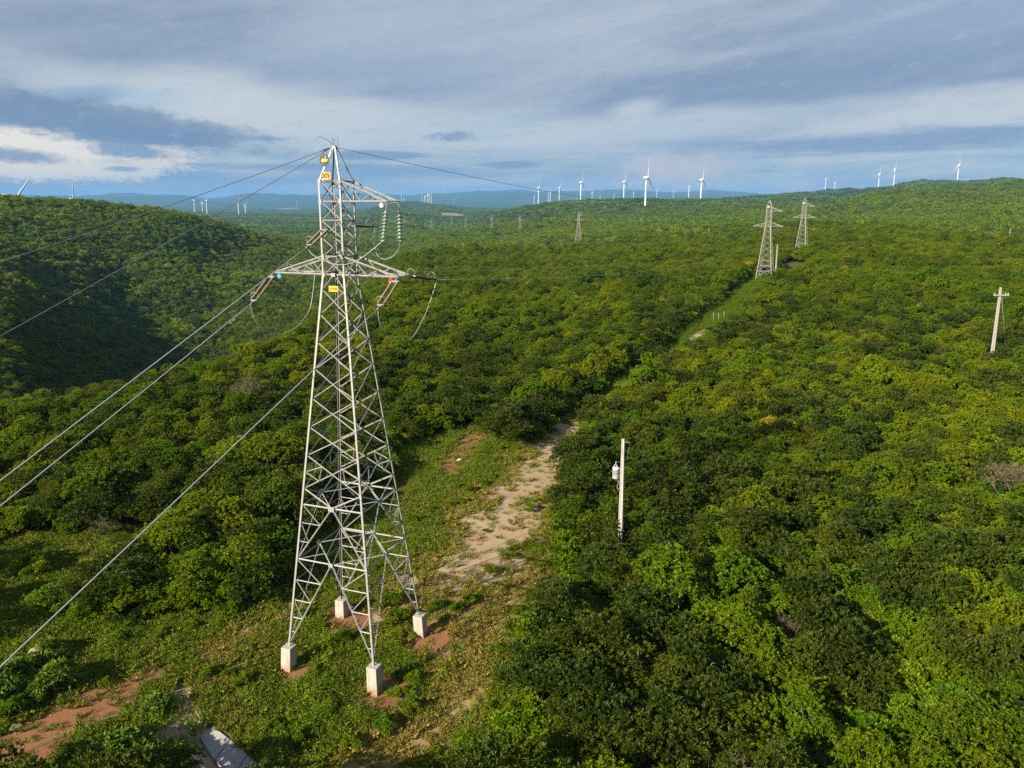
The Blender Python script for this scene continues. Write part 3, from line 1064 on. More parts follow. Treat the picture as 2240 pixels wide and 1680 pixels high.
ARM_X, UARM_X = 3.5, 3.05


def arm_members(side, zlo, zhi, xt):
    """Chords and web of one crossarm; both of its trusses lie in the planes of the mast's faces."""
    out = []
    tips = []
    for b in (-1, 1):
        h0, h1 = thw(zlo), thw(zhi)
        lo, hi_, tip = V((side * h0, b * h0, zlo)), V((side * h1, b * h1, zhi)), V((side * xt, b * h0, zlo))
        tips.append(tip)
        inn = V((0, -b, 0))
        out.append(('chord', lo, tip, 0.085, inn))
        out.append(('chord', hi_, tip, 0.075, inn))
        n = 4
        prev = lo
        for i in range(1, n + 1):
            t = i / (n + 0.6)
            nxt = lerp(hi_, tip, t) if i % 2 else lerp(lo, tip, t)
            out.append(('web_bar', prev, nxt, 0.042, inn))
            prev = nxt
    h0 = thw(zlo)
    out.append(('tip_bar', tips[0], tips[1], 0.085, V((0, 0, -1))))
    for i in range(4):
        xa, xb = side * lerp(h0, xt, i / 4), side * lerp(h0, xt, (i + 1) / 4)
        b = 1 if i % 2 else -1
        out.append(('plan_bar', V((xa, b * h0, zlo)), V((xb, -b * h0, zlo)), 0.042, V((0, 0, 1))))
    return out


def text_mesh(body, size, mat, name):
    cu = bpy.data.curves.new(name, 'FONT')
    cu.body = body
    cu.size = size
    cu.align_x = 'CENTER'
    cu.align_y = 'CENTER'
    cu.extrude = 0.003
    cu.offset = size * 0.030
    ob = bpy.data.objects.new(name, cu)
    COL.objects.link(ob)
    bpy.context.view_layer.update()
    m = bpy.data.meshes.new_from_object(ob.evaluated_get(bpy.context.evaluated_depsgraph_get()))
    bpy.data.objects.remove(ob)
    bpy.data.curves.remove(cu)
    m.name = name
    m.materials.clear()
    m.materials.append(mat)
    return m


FACE = Matrix(((1, 0, 0), (0, 0, 1), (0, 1, 0))).to_3x3()   # a flat plate's own x,y -> the tower's x,z


def plate(parent, name, w, h, mat, c, t=0.012):
    return MB().box((0, 0, 0), (w, t, h)).build(name, mat, parent, c)


def disc(parent, name, r_, mat, c, t=0.015, n=24):
    m = MB()
    Mx = Matrix.Rotation(R(90), 3, 'X')
    m.lathe([(0.0, -t / 2), (r_, -t / 2), (r_, t / 2), (0.0, t / 2)], n, (0, 0, 0), Mx)
    o = m.build(name, mat, parent, c)
    for p in o.data.polygons:
        p.use_smooth = False
    return o


def lettering(parent, body, size, c, mat, name='lettering'):
    o = link_mesh(name, text_mesh(body, size, mat, name), parent, c)
    o.rotation_euler = (R(90), 0, 0)
    return o


STEEL = MT['steel']
tower = thing('transmission_tower', 'tall near pylon on four concrete footings, numbered 001 under a black arrow disc', 'pylon', (TX, TY, 0), TTH, 'lattice pylons of the power line')
for nm, a, b, w, inn in tower_members():
    MB().angle(a, b, w, None, inn).build(nm, STEEL, tower)
for side, zlo, zhi, xt in ((-1, L5, L4, ARM_X), (1, L5, L4, ARM_X), (1, L2, L1, UARM_X)):
    arm = None
    for nm, a, b, w, inn in arm_members(side, zlo, zhi, xt):
        if arm is None:
            arm = bpy.data.objects.new('crossarm', None)
            COL.objects.link(arm)
            arm.parent = tower
        MB().angle(a, b, w, None, inn).build(nm, STEEL, arm)
# gusset plates where the big members meet
for f in range(4):
    for z, s in ((Z_B1, 0.34), (Z_B2, 0.26), (L5, 0.22)):
        m = lerp(cpt(f, z), cpt(f + 1, z), 0.5)
        d = cpt(f + 1, z) - cpt(f, z)
        MB().box(m + V((m.x, m.y, 0)).normalized() * 0.05, (s if abs(d.x) > abs(d.y) else 0.012, s if abs(d.y) > abs(d.x) else 0.012, s * 0.8)).build('gusset_plate', STEEL, tower)
    for z in (L1, L2, L4, L5):
        c = cpt(f, z)
        a, b = CORN[f]
        MB().box(c + V((a * 0.012, b * 0.012 - b * 0.05, 0)), (0.014, 0.16, 0.2)).build('gusset_plate', STEEL, tower)
        MB().box(c + V((a * 0.012 - a * 0.05, b * 0.022, 0)), (0.16, 0.014, 0.2)).build('gusset_plate', STEEL, tower)
MB().lathe([(0, -0.1), (0.12, -0.1), (0.12, 0.03), (0.05, 0.1), (0, 0.1)], 10, (0, 0, APEX)).build('peak_cap', STEEL, tower)
for k, pts in enumerate((((-0.05, 0, 0.1), (-0.3, -0.25, 0.38), (-0.5, -0.5, 0.46), (-0.62, -0.7, 0.3)), ((0.0, 0.05, 0.1), (-0.12, 0, 0.42), (0.05, 0.05, 0.58), (0.14, 0.1, 0.4), (0.12, 0.1, 0.05)), ((-0.1, 0.1, 0.08), (-0.25, 0.2, 0.36), (-0.1, 0.3, 0.4)))):
    MB().tube([V(p) + V((0, 0, APEX)) for p in pts], 0.011, 6).build('bonding_loop', MT['dark_wire'], tower)
# step bolts up the front leg
sb = MB()
z = 3.0
i = 0
while z < APEX - 0.3:
    c = cpt(1, z) if z < L1 else lerp(cpt(1, L1), V((0.07, -0.07, APEX)), (z - L1) / (APEX - L1))
    d = V((1, 0.15, 0)) if i % 2 else V((0.15, -1, 0))
    sb.tube([c, c + d.normalized() * 0.2], 0.011, 5)
    z += 0.42
    i += 1
tag(sb.build('step_bolts', STEEL, tower), kind='stuff')
for (a, b), gz in zip(CORN, (-0.24, -0.43, 0.08, 0.03)):
    m = MB()
    x, y = a * FOOT_HW, b * FOOT_HW
    top, bot = 0.285, 0.30
    lx, ly = a * 0.05, b * 0.05
    vs = [(x + sx_ * top + (0), y + sy_ * top, FOOT_Z) for sx_, sy_ in CORN] + [(x + sx_ * bot + a * 0.08, y + sy_ * bot + b * 0.08, gz - 0.6) for sx_, sy_ in CORN]
    m.add(vs, [(0, 1, 2, 3)] + [(i + 4, (i + 1) % 4 + 4, (i + 1) % 4, i) for i in range(4)])
    fo = m.build('footing', MT['concrete'], tower)
    bv = fo.modifiers.new('edge', 'BEVEL')
    bv.width = 0.025
    bv.segments = 2
m = MB()
n = 22
rr_ = [0.75 + 0.22 * math.sin(i * 2.1) + 0.1 * math.sin(i * 5.3) for i in range(n)]
bx_, by_ = -FOOT_HW - 0.1, -FOOT_HW - 0.1
m.add([(bx_, by_, 0.02)] + [(bx_ + rr_[i] * math.cos(6.283 * i / n), by_ + rr_[i] * math.sin(6.283 * i / n), -0.06 - 0.16 * (math.sin(i * 3.7) > 0)) for i in range(n)], [(0, i + 1, (i + 1) % n + 1) for i in range(n)])
spill = m.build('concrete_spill', MT['concrete'], tower)
# plates on the mast
sgn = plate(tower, 'number_plate', 0.50, 0.35, MT['yellow_pale'], (-0.12, -0.66, L1 + 0.24))
plate(sgn, 'plate_field', 0.45, 0.31, MT['yellow_sign'], (0, -0.009, 0), 0.01)
lettering(sgn, '001', 0.34, (0, -0.016, 0), MT['black'])
sgn2 = plate(tower, 'line_plate', 0.52, 0.27, MT['yellow_sign'], (0.02, -0.70, 20.05))
plate(sgn2, 'plate_rim', 0.54, 0.29, MT['yellow_pale'], (0, 0.009, 0), 0.006)
lettering(sgn2, 'LT 6150', 0.125, (0, -0.009, 0), MT['black'])
rs = disc(tower, 'arrow_disc', 0.27, MT['black'], (-0.28, -0.50, 26.17))
ar = MB()
ar.add([(-0.19, -0.011, -0.02), (-0.06, -0.011, 0.10), (-0.035, -0.011, 0.045), (0.19, -0.011, 0.045), (0.19, -0.011, -0.075), (-0.035, -0.011, -0.075), (-0.06, -0.011, -0.14)], [(0, 6, 5, 2, 1), (2, 5, 4, 3)])
ar.build('arrow', MT['yellow_sign'], rs)
lettering(rs, '2', 0.15, (0.075, -0.011, 0.13), MT['white'], 'numeral')
MB().box((0, 0, 0), (0.07, 0.05, 0.03)).build('disc_bracket', STEEL, tower, (-0.30, -0.42, 25.90))
for nm, col_, c, r_ in (('white_marker', 'white', (2.78, -0.62, L2 - 0.17), 0.105), ('blue_marker', 'blue', (-3.15, -0.64, L5 - 0.16), 0.11), ('red_marker', 'red', (3.15, -0.64, L5 - 0.16), 0.11)):
    mk = disc(tower, nm, r_, MT[col_], c)
    MB().box((0, 0.01, r_ + 0.03), (0.03, 0.012, 0.08)).build('hanger', STEEL, mk)
    if col_ == 'red':
        MB().box((0, -0.012, -0.085), (0.16, 0.01, 0.03)).build('stripe', MT['white'], mk)


def t2w(p, loc=(TX, TY, 0), th=TTH):
    """Tower-local to world."""
    c, s = math.cos(th), math.sin(th)
    return V((loc[0] + p[0] * c - p[1] * s, loc[1] + p[0] * s + p[1] * c, loc[2] + p[2]))


# --- the other pylons of the line
SHORT_H = 18.8
SHORT_Z = APEX - SHORT_H        # the short pylons stand on this level of the tall one's frame


def pylon_at(xb, yb, h_px_top, xt=None, h=26.5):
    """Base distance of a pylon of height h from its pixel rows."""
    d0, d1 = ray(xb, yb), ray(xt or xb, h_px_top)
    k0, k1 = d0[2] / math.hypot(d0[0], d0[1]), d1[2] / math.hypot(d1[0], d1[1])
    return h / (k1 - k0)


SHORT = []          # (part, mesh) pairs shared by both short pylons
for nm, a, b, w, inn in tower_members(True):
    SHORT.append((nm, MB().angle(a - V((0, 0, SHORT_Z)), b - V((0, 0, SHORT_Z)), w * 0.85, None, inn).mesh(nm, STEEL)))
SHORT_ARMS = []
for side, zlo, zhi, xt in ((-1, L5, L4, ARM_X), (1, L5, L4, ARM_X), (1, L2, L1, UARM_X)):
    SHORT_ARMS.append([(nm, MB().angle(a - V((0, 0, SHORT_Z)), b - V((0, 0, SHORT_Z)), w * 0.85, None, inn).mesh(nm, STEEL)) for nm, a, b, w, inn in arm_members(side, zlo, zhi, xt)])
SHORT_FOOT = MB().box((0, 0, 0), (0.62, 0.62, 1.0)).mesh('footing', MT['concrete'])


def short_tower(p, th, label):
    c = thing('transmission_tower', label, 'pylon', p, th, 'lattice pylons of the power line')
    for nm, me_ in SHORT:
        link_mesh(nm, me_, c)
    for arm_ in SHORT_ARMS:
        a = bpy.data.objects.new('crossarm', None)
        COL.objects.link(a)
        a.parent = c
        for nm, me_ in arm_:
            link_mesh(nm, me_, a)
    h = thw(8.0)
    for a, b in CORN:
        link_mesh('footing', SHORT_FOOT, c, (a * h, b * h, -0.45))
    plate(c, 'number_plate', 0.5, 0.34, MT['yellow_pale'], (-0.1, -0.66, L1 + 0.15 - SHORT_Z))
    dk = disc(c, 'marker_disc', 0.24, MT['black'], (-0.28, -0.5, 26.0 - SHORT_Z))
    return c


TOWERS = []
for xb, yb, xt, yt, th, lab in ((1673, 610, 1686, 438, -0.50, 'steel lattice pylon beside the sandy patch, second along the power line'),
                                (1752, 566, 1765, 436, -0.62, 'steel lattice pylon beyond the sandy patch, third along the line')):
    r_ = pylon_at(xb, yb, yt, xt, SHORT_H)
    p = at_r(xb, yb, r_)
    p[2] = float(height(p[0], p[1]))
    TOWERS.append((p, th))
    short_tower(tuple(p), th, lab)
# far ones: one light mesh each
fm = MB()
for nm, a, b, w, inn in tower_members():
    if w >= 0.05:
        fm.angle(a, b, w * 1.25, None, inn)
for side, zlo, zhi, xt in ((-1, L5, L4, ARM_X), (1, L5, L4, ARM_X), (1, L2, L1, UARM_X)):
    for nm, a, b, w, inn in arm_members(side, zlo, zhi, xt):
        fm.angle(a, b, w * 1.25, None, inn)
far_me = fm.mesh('far_tower', STEEL)
for xb, yb, yt, th, lab in ((1265, 543, 467, -0.3, 'largest grey lattice pylon standing in the mid-distance woods, bare earth at its foot'),
                            (1137, 522, 478, -0.2, 'grey lattice pylon in the woods, second in the distant row'),
                            (1076, 524, 486, -0.2, 'grey lattice pylon in the woods, third in the distant row'),
                            (1019, 501, 473, -0.1, 'small hazy lattice pylon near the far earth cutting, fourth in the distant row'),
                            (988, 496, 477, -0.1, 'tiny hazy lattice pylon in the far valley, fifth in the distant row'),
                            (970, 498, 484, -0.1, 'tiny hazy lattice pylon in the far valley, sixth in the distant row'),
                            (944, 503, 478, -0.1, 'hazy lattice pylon next to the orange earth cutting in the valley')):
    r_ = pylon_at(xb, yb, yt)
    p = at_r(xb, yb, r_)
    z = float(height(p[0], p[1]))
    o = link_mesh('transmission_tower', far_me, None, (p[0], p[1], max(min(p[2], z + 4), z - 1) if r_ < 1500 else p[2]))
    o.rotation_euler = (0, 0, th)
    tag(o, lab, 'pylon', 'lattice pylons of the power line')


# ------------------------------------------------------------------ insulators and wires of the near pylon
def on_plane(x, y, p0, w):
    """Where a pixel's ray meets the vertical plane through p0 along the horizontal direction w."""
    d = ray(x, y)
    n = np.array([w[1], -w[0], 0.0])
    t = (np.array([p0[0], p0[1], 0]) @ n) / (d @ n)
    return V((d[0] * t, d[1] * t, CAM_H + d[2] * t))


def at_depth(x, y, dep):
    d = ray(x, y)
    d = d / FPX
    return V((d[0] * dep, d[1] * dep, CAM_H + d[2] * dep))


def depth_of(p):
    return float(project(np.array(p))[1][0])


def spline(pts, n=8):
    """Catmull-Rom through points."""
    P = [V(p) for p in pts]
    P = [P[0] * 2 - P[1]] + P + [P[-1] * 2 - P[-2]]
    out = []
    for i in range(1, len(P) - 2):
        for k in range(n):
            t = k / n
            a, b, c, d = P[i - 1], P[i], P[i + 1], P[i + 2]
            out.append(0.5 * ((2 * b) + (c - a) * t + (2 * a - 5 * b + 4 * c - d) * t * t + (3 * b - a - 3 * c + d) * t ** 3))
    out.append(P[-2])
    return out


def sagging(a, b, sag, n=40):
    a, b = V(a), V(b)
    return [lerp(a, b, i / n) - V((0, 0, 4 * sag * (i / n) * (1 - i / n))) for i in range(n + 1)]


def wire(name, pts, rad, mat, label, cat, group=None, n=6):
    o = MB().tube(pts, rad, n).build(name, MT[mat])
    return tag(o, label, cat, group)


def tension_string(a, b, side, label):
    """A double string of ribbed polymer rods from the hanger a to the clamp b."""
    a, b = V(a), V(b)
    d = (b - a).normalized()
    s = V((d.y, -d.x, 0)).normalized() * 1.0
    up = s.cross(d).normalized()
    t = thing('insulator_string', label, 'insulator', tuple(a), 0, 'dead-end insulator strings on the near pylon')
    L = (b - a).length
    Q = lambda f, o=0.0, h=0.0: d * (L * f) + s * o + up * h
    MB().tube([Q(0), Q(0.10)], 0.022, 6).tube([Q(0.02, -0.02), Q(0.09, 0.02)], 0.018, 6).build('shackle', STEEL, t)
    for f0, f1, nm in ((0.10, 0.15, 'yoke_plate'), (0.86, 0.91, 'yoke_plate')):
        c = MB()
        e = 0.02
        ps = [Q(f0, -0.19), Q(f0, 0.19), Q(f1, 0.19), Q(f1, -0.19)] if f0 < 0.5 else [Q(f0, -0.19), Q(f0, 0.19), Q(f1, 0.08), Q(f1, -0.08)]
        c.add([p + up * e for p in ps] + [p - up * e for p in ps], [(0, 1, 2, 3), (7, 6, 5, 4), (0, 4, 5, 1), (1, 5, 6, 2), (2, 6, 7, 3), (3, 7, 4, 0)])
        c.build(nm, STEEL, t)
    for o in (-0.16, 0.16):
        q0, q1 = Q(0.14, o), Q(0.87, o)
        Ln = (q1 - q0).length
        prof_ = [(0.0, 0), (0.035, 0), (0.035, 0.09)]
        k = 22
        for i in range(k):
            z = 0.09 + (Ln - 0.18) * i / k
            dz = (Ln - 0.18) / k
            prof_ += [(0.026, z + 0.02 * dz), (0.062, z + 0.35 * dz), (0.062, z + 0.45 * dz), (0.026, z + 0.6 * dz)]
        prof_ += [(0.035, Ln - 0.09), (0.035, Ln), (0, Ln)]
        MB().lathe(prof_, 10, q0, along(q0, q1)).build('insulator_rod', MT['polymer'], t)
    # arcing horn bent into a loop over the live yoke
    for f in ((0.84,) if side else (0.12, 0.84)):
        c = [Q(f, -0.12, 0.02), Q(f - 0.05, -0.24, 0.16), Q(f - 0.05, -0.16, 0.32), Q(f - 0.05, 0.04, 0.34), Q(f - 0.05, 0.18, 0.22), Q(f, 0.1, 0.02)]
        MB().tube(spline(c, 5), 0.012, 6).build('arcing_horn', STEEL, t)
    MB().tube([Q(0.91), Q(1.0), Q(1.10)], [0.03, 0.036, 0.03], 8).build('dead_end_clamp', STEEL, t)
    return t


def dvec(p):
    n = math.hypot(p[0], p[1])
    return (p[0] / n, p[1] / n)


BACKDIR = (-TNV[0], -TNV[1])
T2p = TOWERS[0][0]
FWD = dvec((T2p[0] - TX, T2p[1] - TY))
tipL, tipR = t2w((-ARM_X, -0.605, L5 - 0.03)), t2w((ARM_X, -0.605, L5 - 0.03))
tipLb, tipRb = t2w((-ARM_X, 0.605, L5 - 0.03)), t2w((ARM_X, 0.605, L5 - 0.03))
mastF, mastB = t2w((-0.25, -0.62, 23.0)), t2w((0.15, 0.62, 23.05))
CLAMP = {}
spec = (('L', tipL, BACKDIR, (548, 666), (0, 1104), 'double brown insulator string by the blue disc, sloping towards the camera'),
        ('R', tipR, BACKDIR, (826, 676), (0, 1455), 'double brown insulator string by the red disc, sloping towards the camera'),
        ('M', mastF, BACKDIR, (671, 541), (0, 1048), 'double brown insulator string sloping from the near pylon mast'))
for key, p0, w, pe, edge, lab in spec:
    b = on_plane(*pe, p0, w)
    CLAMP[key] = b
    tension_string(p0, b, 1, lab)
    e = on_plane(*edge, p0, w)
    far_e = e + (e - b) * 0.9
    pts = sagging(b + (e - b).normalized() * 0.1, far_e, 0.05, 30)
    nm = {'L': 'the blue disc arm', 'R': 'the red disc arm', 'M': 'the mast'}[key]
    cw = wire('conductor', pts, 0.023, 'wire', f'grey conductor coming down towards the camera from {nm}', 'power line', 'conductors of the power line')
    # vibration dampers a little way out
    for f in (0.10,):
        q = lerp(b, e, f)
        dd = (e - b).normalized()
        MB().tube([q - dd * 0.18 - V((0, 0, 0.12)), q - dd * 0.08 - V((0, 0, 0.12))], 0.04, 8).tube([q + dd * 0.08 - V((0, 0, 0.12)), q + dd * 0.18 - V((0, 0, 0.12))], 0.04, 8).tube([q - dd * 0.1 - V((0, 0, 0.12)), q + dd * 0.1 - V((0, 0, 0.12))], 0.01, 5).tube([q, q - V((0, 0, 0.12))], 0.02, 5).build('vibration_damper', STEEL, cw)
t2th = TOWERS[0][1]
t2l = (T2p[0], T2p[1], T2p[2] - SHORT_Z)
ends2 = {'Lb': t2w((-ARM_X, -0.6, L5 - 0.3), t2l, t2th), 'Rb': t2w((ARM_X, -0.6, L5 - 0.3), t2l, t2th), 'Mb': t2w((0, -0.6, 22.8), t2l, t2th)}
for key, p0, pe, lab, nm in (('Rb', tipRb, (956, 612), 'dark double insulator string running away from the red disc arm', 'the red disc arm'),
                             ('Mb', mastB, (821, 495.5), 'dark double insulator string running away from the mast below the glass discs', 'the mast'),
                             ('Lb', tipLb, None, 'dark double insulator string running away behind the blue disc arm', 'the blue disc arm')):
    tgt = ends2[key]
    if pe is None:
        b = p0 + (V(tgt) - p0).normalized() * 2.1 - V((0, 0, 0.12))
    else:
        b = on_plane(*pe, p0, dvec(tgt - p0))
    CLAMP[key] = b
    tension_string(p0, b, 0, lab)
    wire('conductor', sagging(b, tgt, 3.0, 60), 0.014, 'wire', f'thin conductor from {nm} of the near pylon to the second', 'power line', 'conductors of the power line')
if len(TOWERS) > 1:
    t3l, t3th = (TOWERS[1][0][0], TOWERS[1][0][1], TOWERS[1][0][2] - SHORT_Z), TOWERS[1][1]
    for x, z, nm in ((-ARM_X, L5 - 0.3, 'the outer arm'), (ARM_X, L5 - 0.3, 'the inner arm'), (0, 22.8, 'the mast'), (0, APEX, 'the peak')):
        wire('conductor', sagging(t2w((x, 0.6, z), t2l, t2th), t2w((x, -0.6, z), t3l, t3th), 2.2, 40), 0.014, 'wire', f'thin overhead wire from {nm} of the second pylon to the third', 'power line', 'conductors of the power line')

# glass strings at the end of the upper arm
GL = MB()
GL.lathe([(0.0, 0.075), (0.045, 0.07), (0.05, 0.0), (0.125, -0.03), (0.128, -0.042), (0.105, -0.046), (0.05, -0.03), (0.03, -0.03)], 14)
glass_me = GL.mesh('glass_disc', MT['glass'])
CP = MB()
CP.lathe([(0.0, 0.08), (0.038, 0.078), (0.047, 0.05), (0.05, 0.004), (0.02, 0.004), (0.017, -0.10), (0, -0.10)], 10)
cap_me = CP.mesh('cap', STEEL)
GB = {}
for b, top_px, bot_px, lab in ((-1, (845, 444), (838, 526.5), 'eight glass insulator discs hanging at the near corner of the top arm'),
                               (1, (871.5, 445), (875, 527), 'eight glass insulator discs hanging at the outer corner of the top arm')):
    p0 = t2w((UARM_X, b * 0.6, L2 - 0.04))
    dep = depth_of(p0)
    p1 = at_depth(*bot_px, dep)
    g = thing('insulator_string', lab, 'insulator', tuple(p0), 0, 'glass insulator strings')
    d = (p1 - p0)
    Lg = d.length
    d.normalize()
    Mg = along(p1, p0)
    hk = MB()
    s_ = V((TU[0], TU[1], 0))
    hk.tube([s_ * 0.1, d * 0.18], 0.013, 6).tube([-s_ * 0.1, d * 0.18], 0.013, 6).tube([d * 0.16, d * 0.42], 0.014, 6)
    hk.build('hook', STEEL, g)
    n_d, z0_, z1_ = 8, 0.49, Lg - 0.16
    for i in range(n_d):
        c = d * lerp(z0_, z1_, i / (n_d - 1))
        o = link_mesh('glass_disc', glass_me, g, c)
        o.rotation_euler = Mg.to_euler()
        o.scale = (1.32, 1.32, 1.15)
        q = link_mesh('cap', cap_me, o)
    MB().tube([d * (Lg - 0.1), d * Lg], 0.02, 6).tube([d * Lg - s_ * 0.09, d * Lg + s_ * 0.09], 0.035, 8).build('clamp', STEEL, g)
    GB[b] = p1


def jumper(px, a, b, label):
    """A slack loop of conductor; depth runs evenly from one end to the other."""
    a, b = V(a), V(b)
    da, db = depth_of(a), depth_of(b)
    n = len(px) + 1
    pts = [a] + [at_depth(x, y, lerp(da, db, (i + 1) / n)) for i, (x, y) in enumerate(px)] + [b]
    wire('jumper_wire', spline(pts, 6), 0.017, 'wire', label, 'power line', 'jumper loops on the near pylon', 8)


wL = BACKDIR
jl = [CLAMP['L']] + [on_plane(x, y, tipL, wL) for x, y in ((556, 696), (578, 721), (608, 732), (640, 722), (664, 698), (680, 668))] + [CLAMP['Lb']]
wire('jumper_wire', spline(jl, 6), 0.016, 'wire', 'grey jumper loop slung below the blue disc arm of the near pylon', 'power line', 'jumper loops on the near pylon', 8)
jr = [CLAMP['R']] + [on_plane(x, y, tipR, wL) for x, y in ((830, 703), (842, 725), (860, 740), (882, 745), (902, 738), (918, 712), (936, 674))] + [CLAMP['Rb']]
wire('jumper_wire', spline(jr, 6), 0.016, 'wire', 'grey jumper loop slung below the red disc arm of the near pylon', 'power line', 'jumper loops on the near pylon', 8)
jumper(((684, 557), (706, 569), (733, 578), (759, 578), (785, 568), (811, 549)), CLAMP['M'], GB[-1], 'grey jumper wire swinging from the mast to the nearer glass discs')
jumper(((856, 528),), GB[-1], GB[1], 'short jumper wire joining the feet of the two glass disc strings')
jumper(((872, 545), (860, 560), (841, 567), (826, 558), (818.5, 533), (819.5, 510)), GB[1], CLAMP['Mb'], 'grey jumper loop below the outer glass discs, back to the mast')

# earth wires from the peak
pk = t2w((0, 0, APEX + 0.02))
for (ex, ey), off, lab in (((0, 559), (-0.12, -0.1), 'upper of two thin earth wires from the pylon peak towards the dark hillside'),
                           ((0, 719), (-0.06, -0.15), 'lower of two thin earth wires from the pylon peak across the dark hillside')):
    p0 = t2w((off[0], off[1], APEX - 0.02))
    e = on_plane(ex, ey, p0, (BACKDIR[0] - (0.35 if ey < 600 else 0.1), BACKDIR[1]))
    ew = wire('earth_wire', sagging(p0, e + (e - p0) * 0.8, 0.22, 30), 0.013, 'dark_wire', lab, 'power line', 'earth wires')
    q0, q1 = lerp(p0, e, 0.012), lerp(p0, e, 0.05)
    MB().tube([q0, lerp(q0, q1, 0.5), q1], [0.02, 0.035, 0.02], 6).build('wire_grip', MT['dark_wire'], ew)
wire('earth_wire', sagging(t2w((0.1, 0.1, APEX - 0.02)), t2w((0, -0.1, APEX), t2l, t2th), 2.6, 60), 0.013, 'dark_wire', 'thin earth wire from the near pylon peak to the peak of the second pylon', 'power line', 'earth wires')


# ------------------------------------------------------------------ utility poles
def pole_mesh(h, wb, db, wt, dt):
    """Tapered concrete pole with a sunk panel down its two broad faces."""
    m = MB()
    pr = lambda w, d: [(-w, -d), (-w * 0.45, -d), (-w * 0.38, -d * 0.72), (w * 0.38, -d * 0.72), (w * 0.45, -d), (w, -d), (w, d), (w * 0.45, d), (w * 0.38, d * 0.72), (-w * 0.38, d * 0.72), (-w * 0.45, d), (-w, d)]
    lo, hi_ = pr(wb, db), pr(wt, dt)
    n = len(lo)
    m.add([(x, y, -0.8) for x, y in lo] + [(x, y, h) for x, y in hi_], [(i, (i + 1) % n, (i + 1) % n + n, i + n) for i in range(n)] + [tuple(range(n, 2 * n))])
    return m


def pole(x, y_bot, y_top, r_, label, h_extra=0.0, rz=0.0, lean=0.0, wide=1.0):
    a, b = at_r(x, y_bot, r_), at_r(x, y_top, r_)
    z0 = float(height(a[0], a[1]))
    h = b[2] - z0
    t = thing('utility_pole', label, 'pole', (a[0], a[1], z0), rz, 'concrete utility poles')
    pole_mesh(h, 0.165 * wide, 0.13 * wide, 0.095 * wide, 0.075 * wide).build('shaft', MT['pole'], t)
    return t, h


tp, h = pole(1357, 1174, 960, 48.0, 'pale concrete utility pole carrying a grey transformer tank, standing in the scrub', rz=-0.5)
tk = MB().lathe([(0, 0), (0.20, 0), (0.235, 0.03), (0.235, 0.66), (0.25, 0.67), (0.25, 0.72), (0.22, 0.76), (0, 0.78)], 20)
zt = at_r(1357, 1047, 48.0)[2] - tp.location.z
tank = tk.build('transformer', MT['tank'], tp, (-0.40, -0.10, zt))
for k, (dx, dy, hh) in enumerate(((-0.05, 0.06, 0.34), (0.08, -0.07, 0.16), (-0.1, -0.1, 0.16))):
    bs = [(0, 0.70), (0.03, 0.70)]
    for i in range(4):
        z = 0.75 + hh * i / 4
        bs += [(0.026, z), (0.048, z + 0.02), (0.028, z + hh / 6)]
    bs += [(0.012, 0.75 + hh), (0.012, 0.82 + hh), (0, 0.82 + hh)]
    MB().lathe(bs, 8, (dx, dy, 0)).build('bushing', MT['porcelain'], tank)
MB().box((0.26, 0.05, 0.52), (0.14, 0.09, 0.08)).box((0.26, 0.05, 0.16), (0.14, 0.09, 0.08)).build('mounting_bracket', STEEL, tank)
for k, (zz, ww) in enumerate(((0.52, 0.20), (0.40, 0.24), (0.27, 0.16))):
    ob = MB()
    for i in range(5 if ww > 0.2 else 3):
        aa = R(-112 + i * 13)
        c = V((0.238 * math.cos(aa), 0.238 * math.sin(aa), zz))
        ob.box(c, (0.008, 0.035, 0.06), Matrix.Rotation(aa, 3, 'Z'))
    tag(ob.build('painted_marks', MT['black'], tank), kind='stuff')
MB().tube([(0.0, 0.0, h - 0.25), (0.42, 0.16, h - 0.20)], 0.022, 6).build('stub_arm', STEEL, tp)
MB().tube(spline([(0.4, 0.15, h - 0.2), (0.28, 0.12, zt + 1.6), (0.1, 0.1, zt + 1.2), (-0.25, -0.05, zt + 1.15), (-0.43, -0.05, zt + 1.12)], 5), 0.009, 5).build('drop_lead', MT['dark_wire'], tp)
MB().tube(spline([(-0.3, -0.2, zt + 0.05), (-0.16, -0.2, zt - 0.25), (-0.24, -0.24, zt - 0.5), (-0.12, -0.2, zt - 0.8)], 5), 0.022, 6).build('cable_loop', MT['cable'], tp)
for i in range(1):
    MB().box((0, 0, zt - 0.3 - 0.3 * i), (0.34, 0.30, 0.03)).build('strap', STEEL, tp)

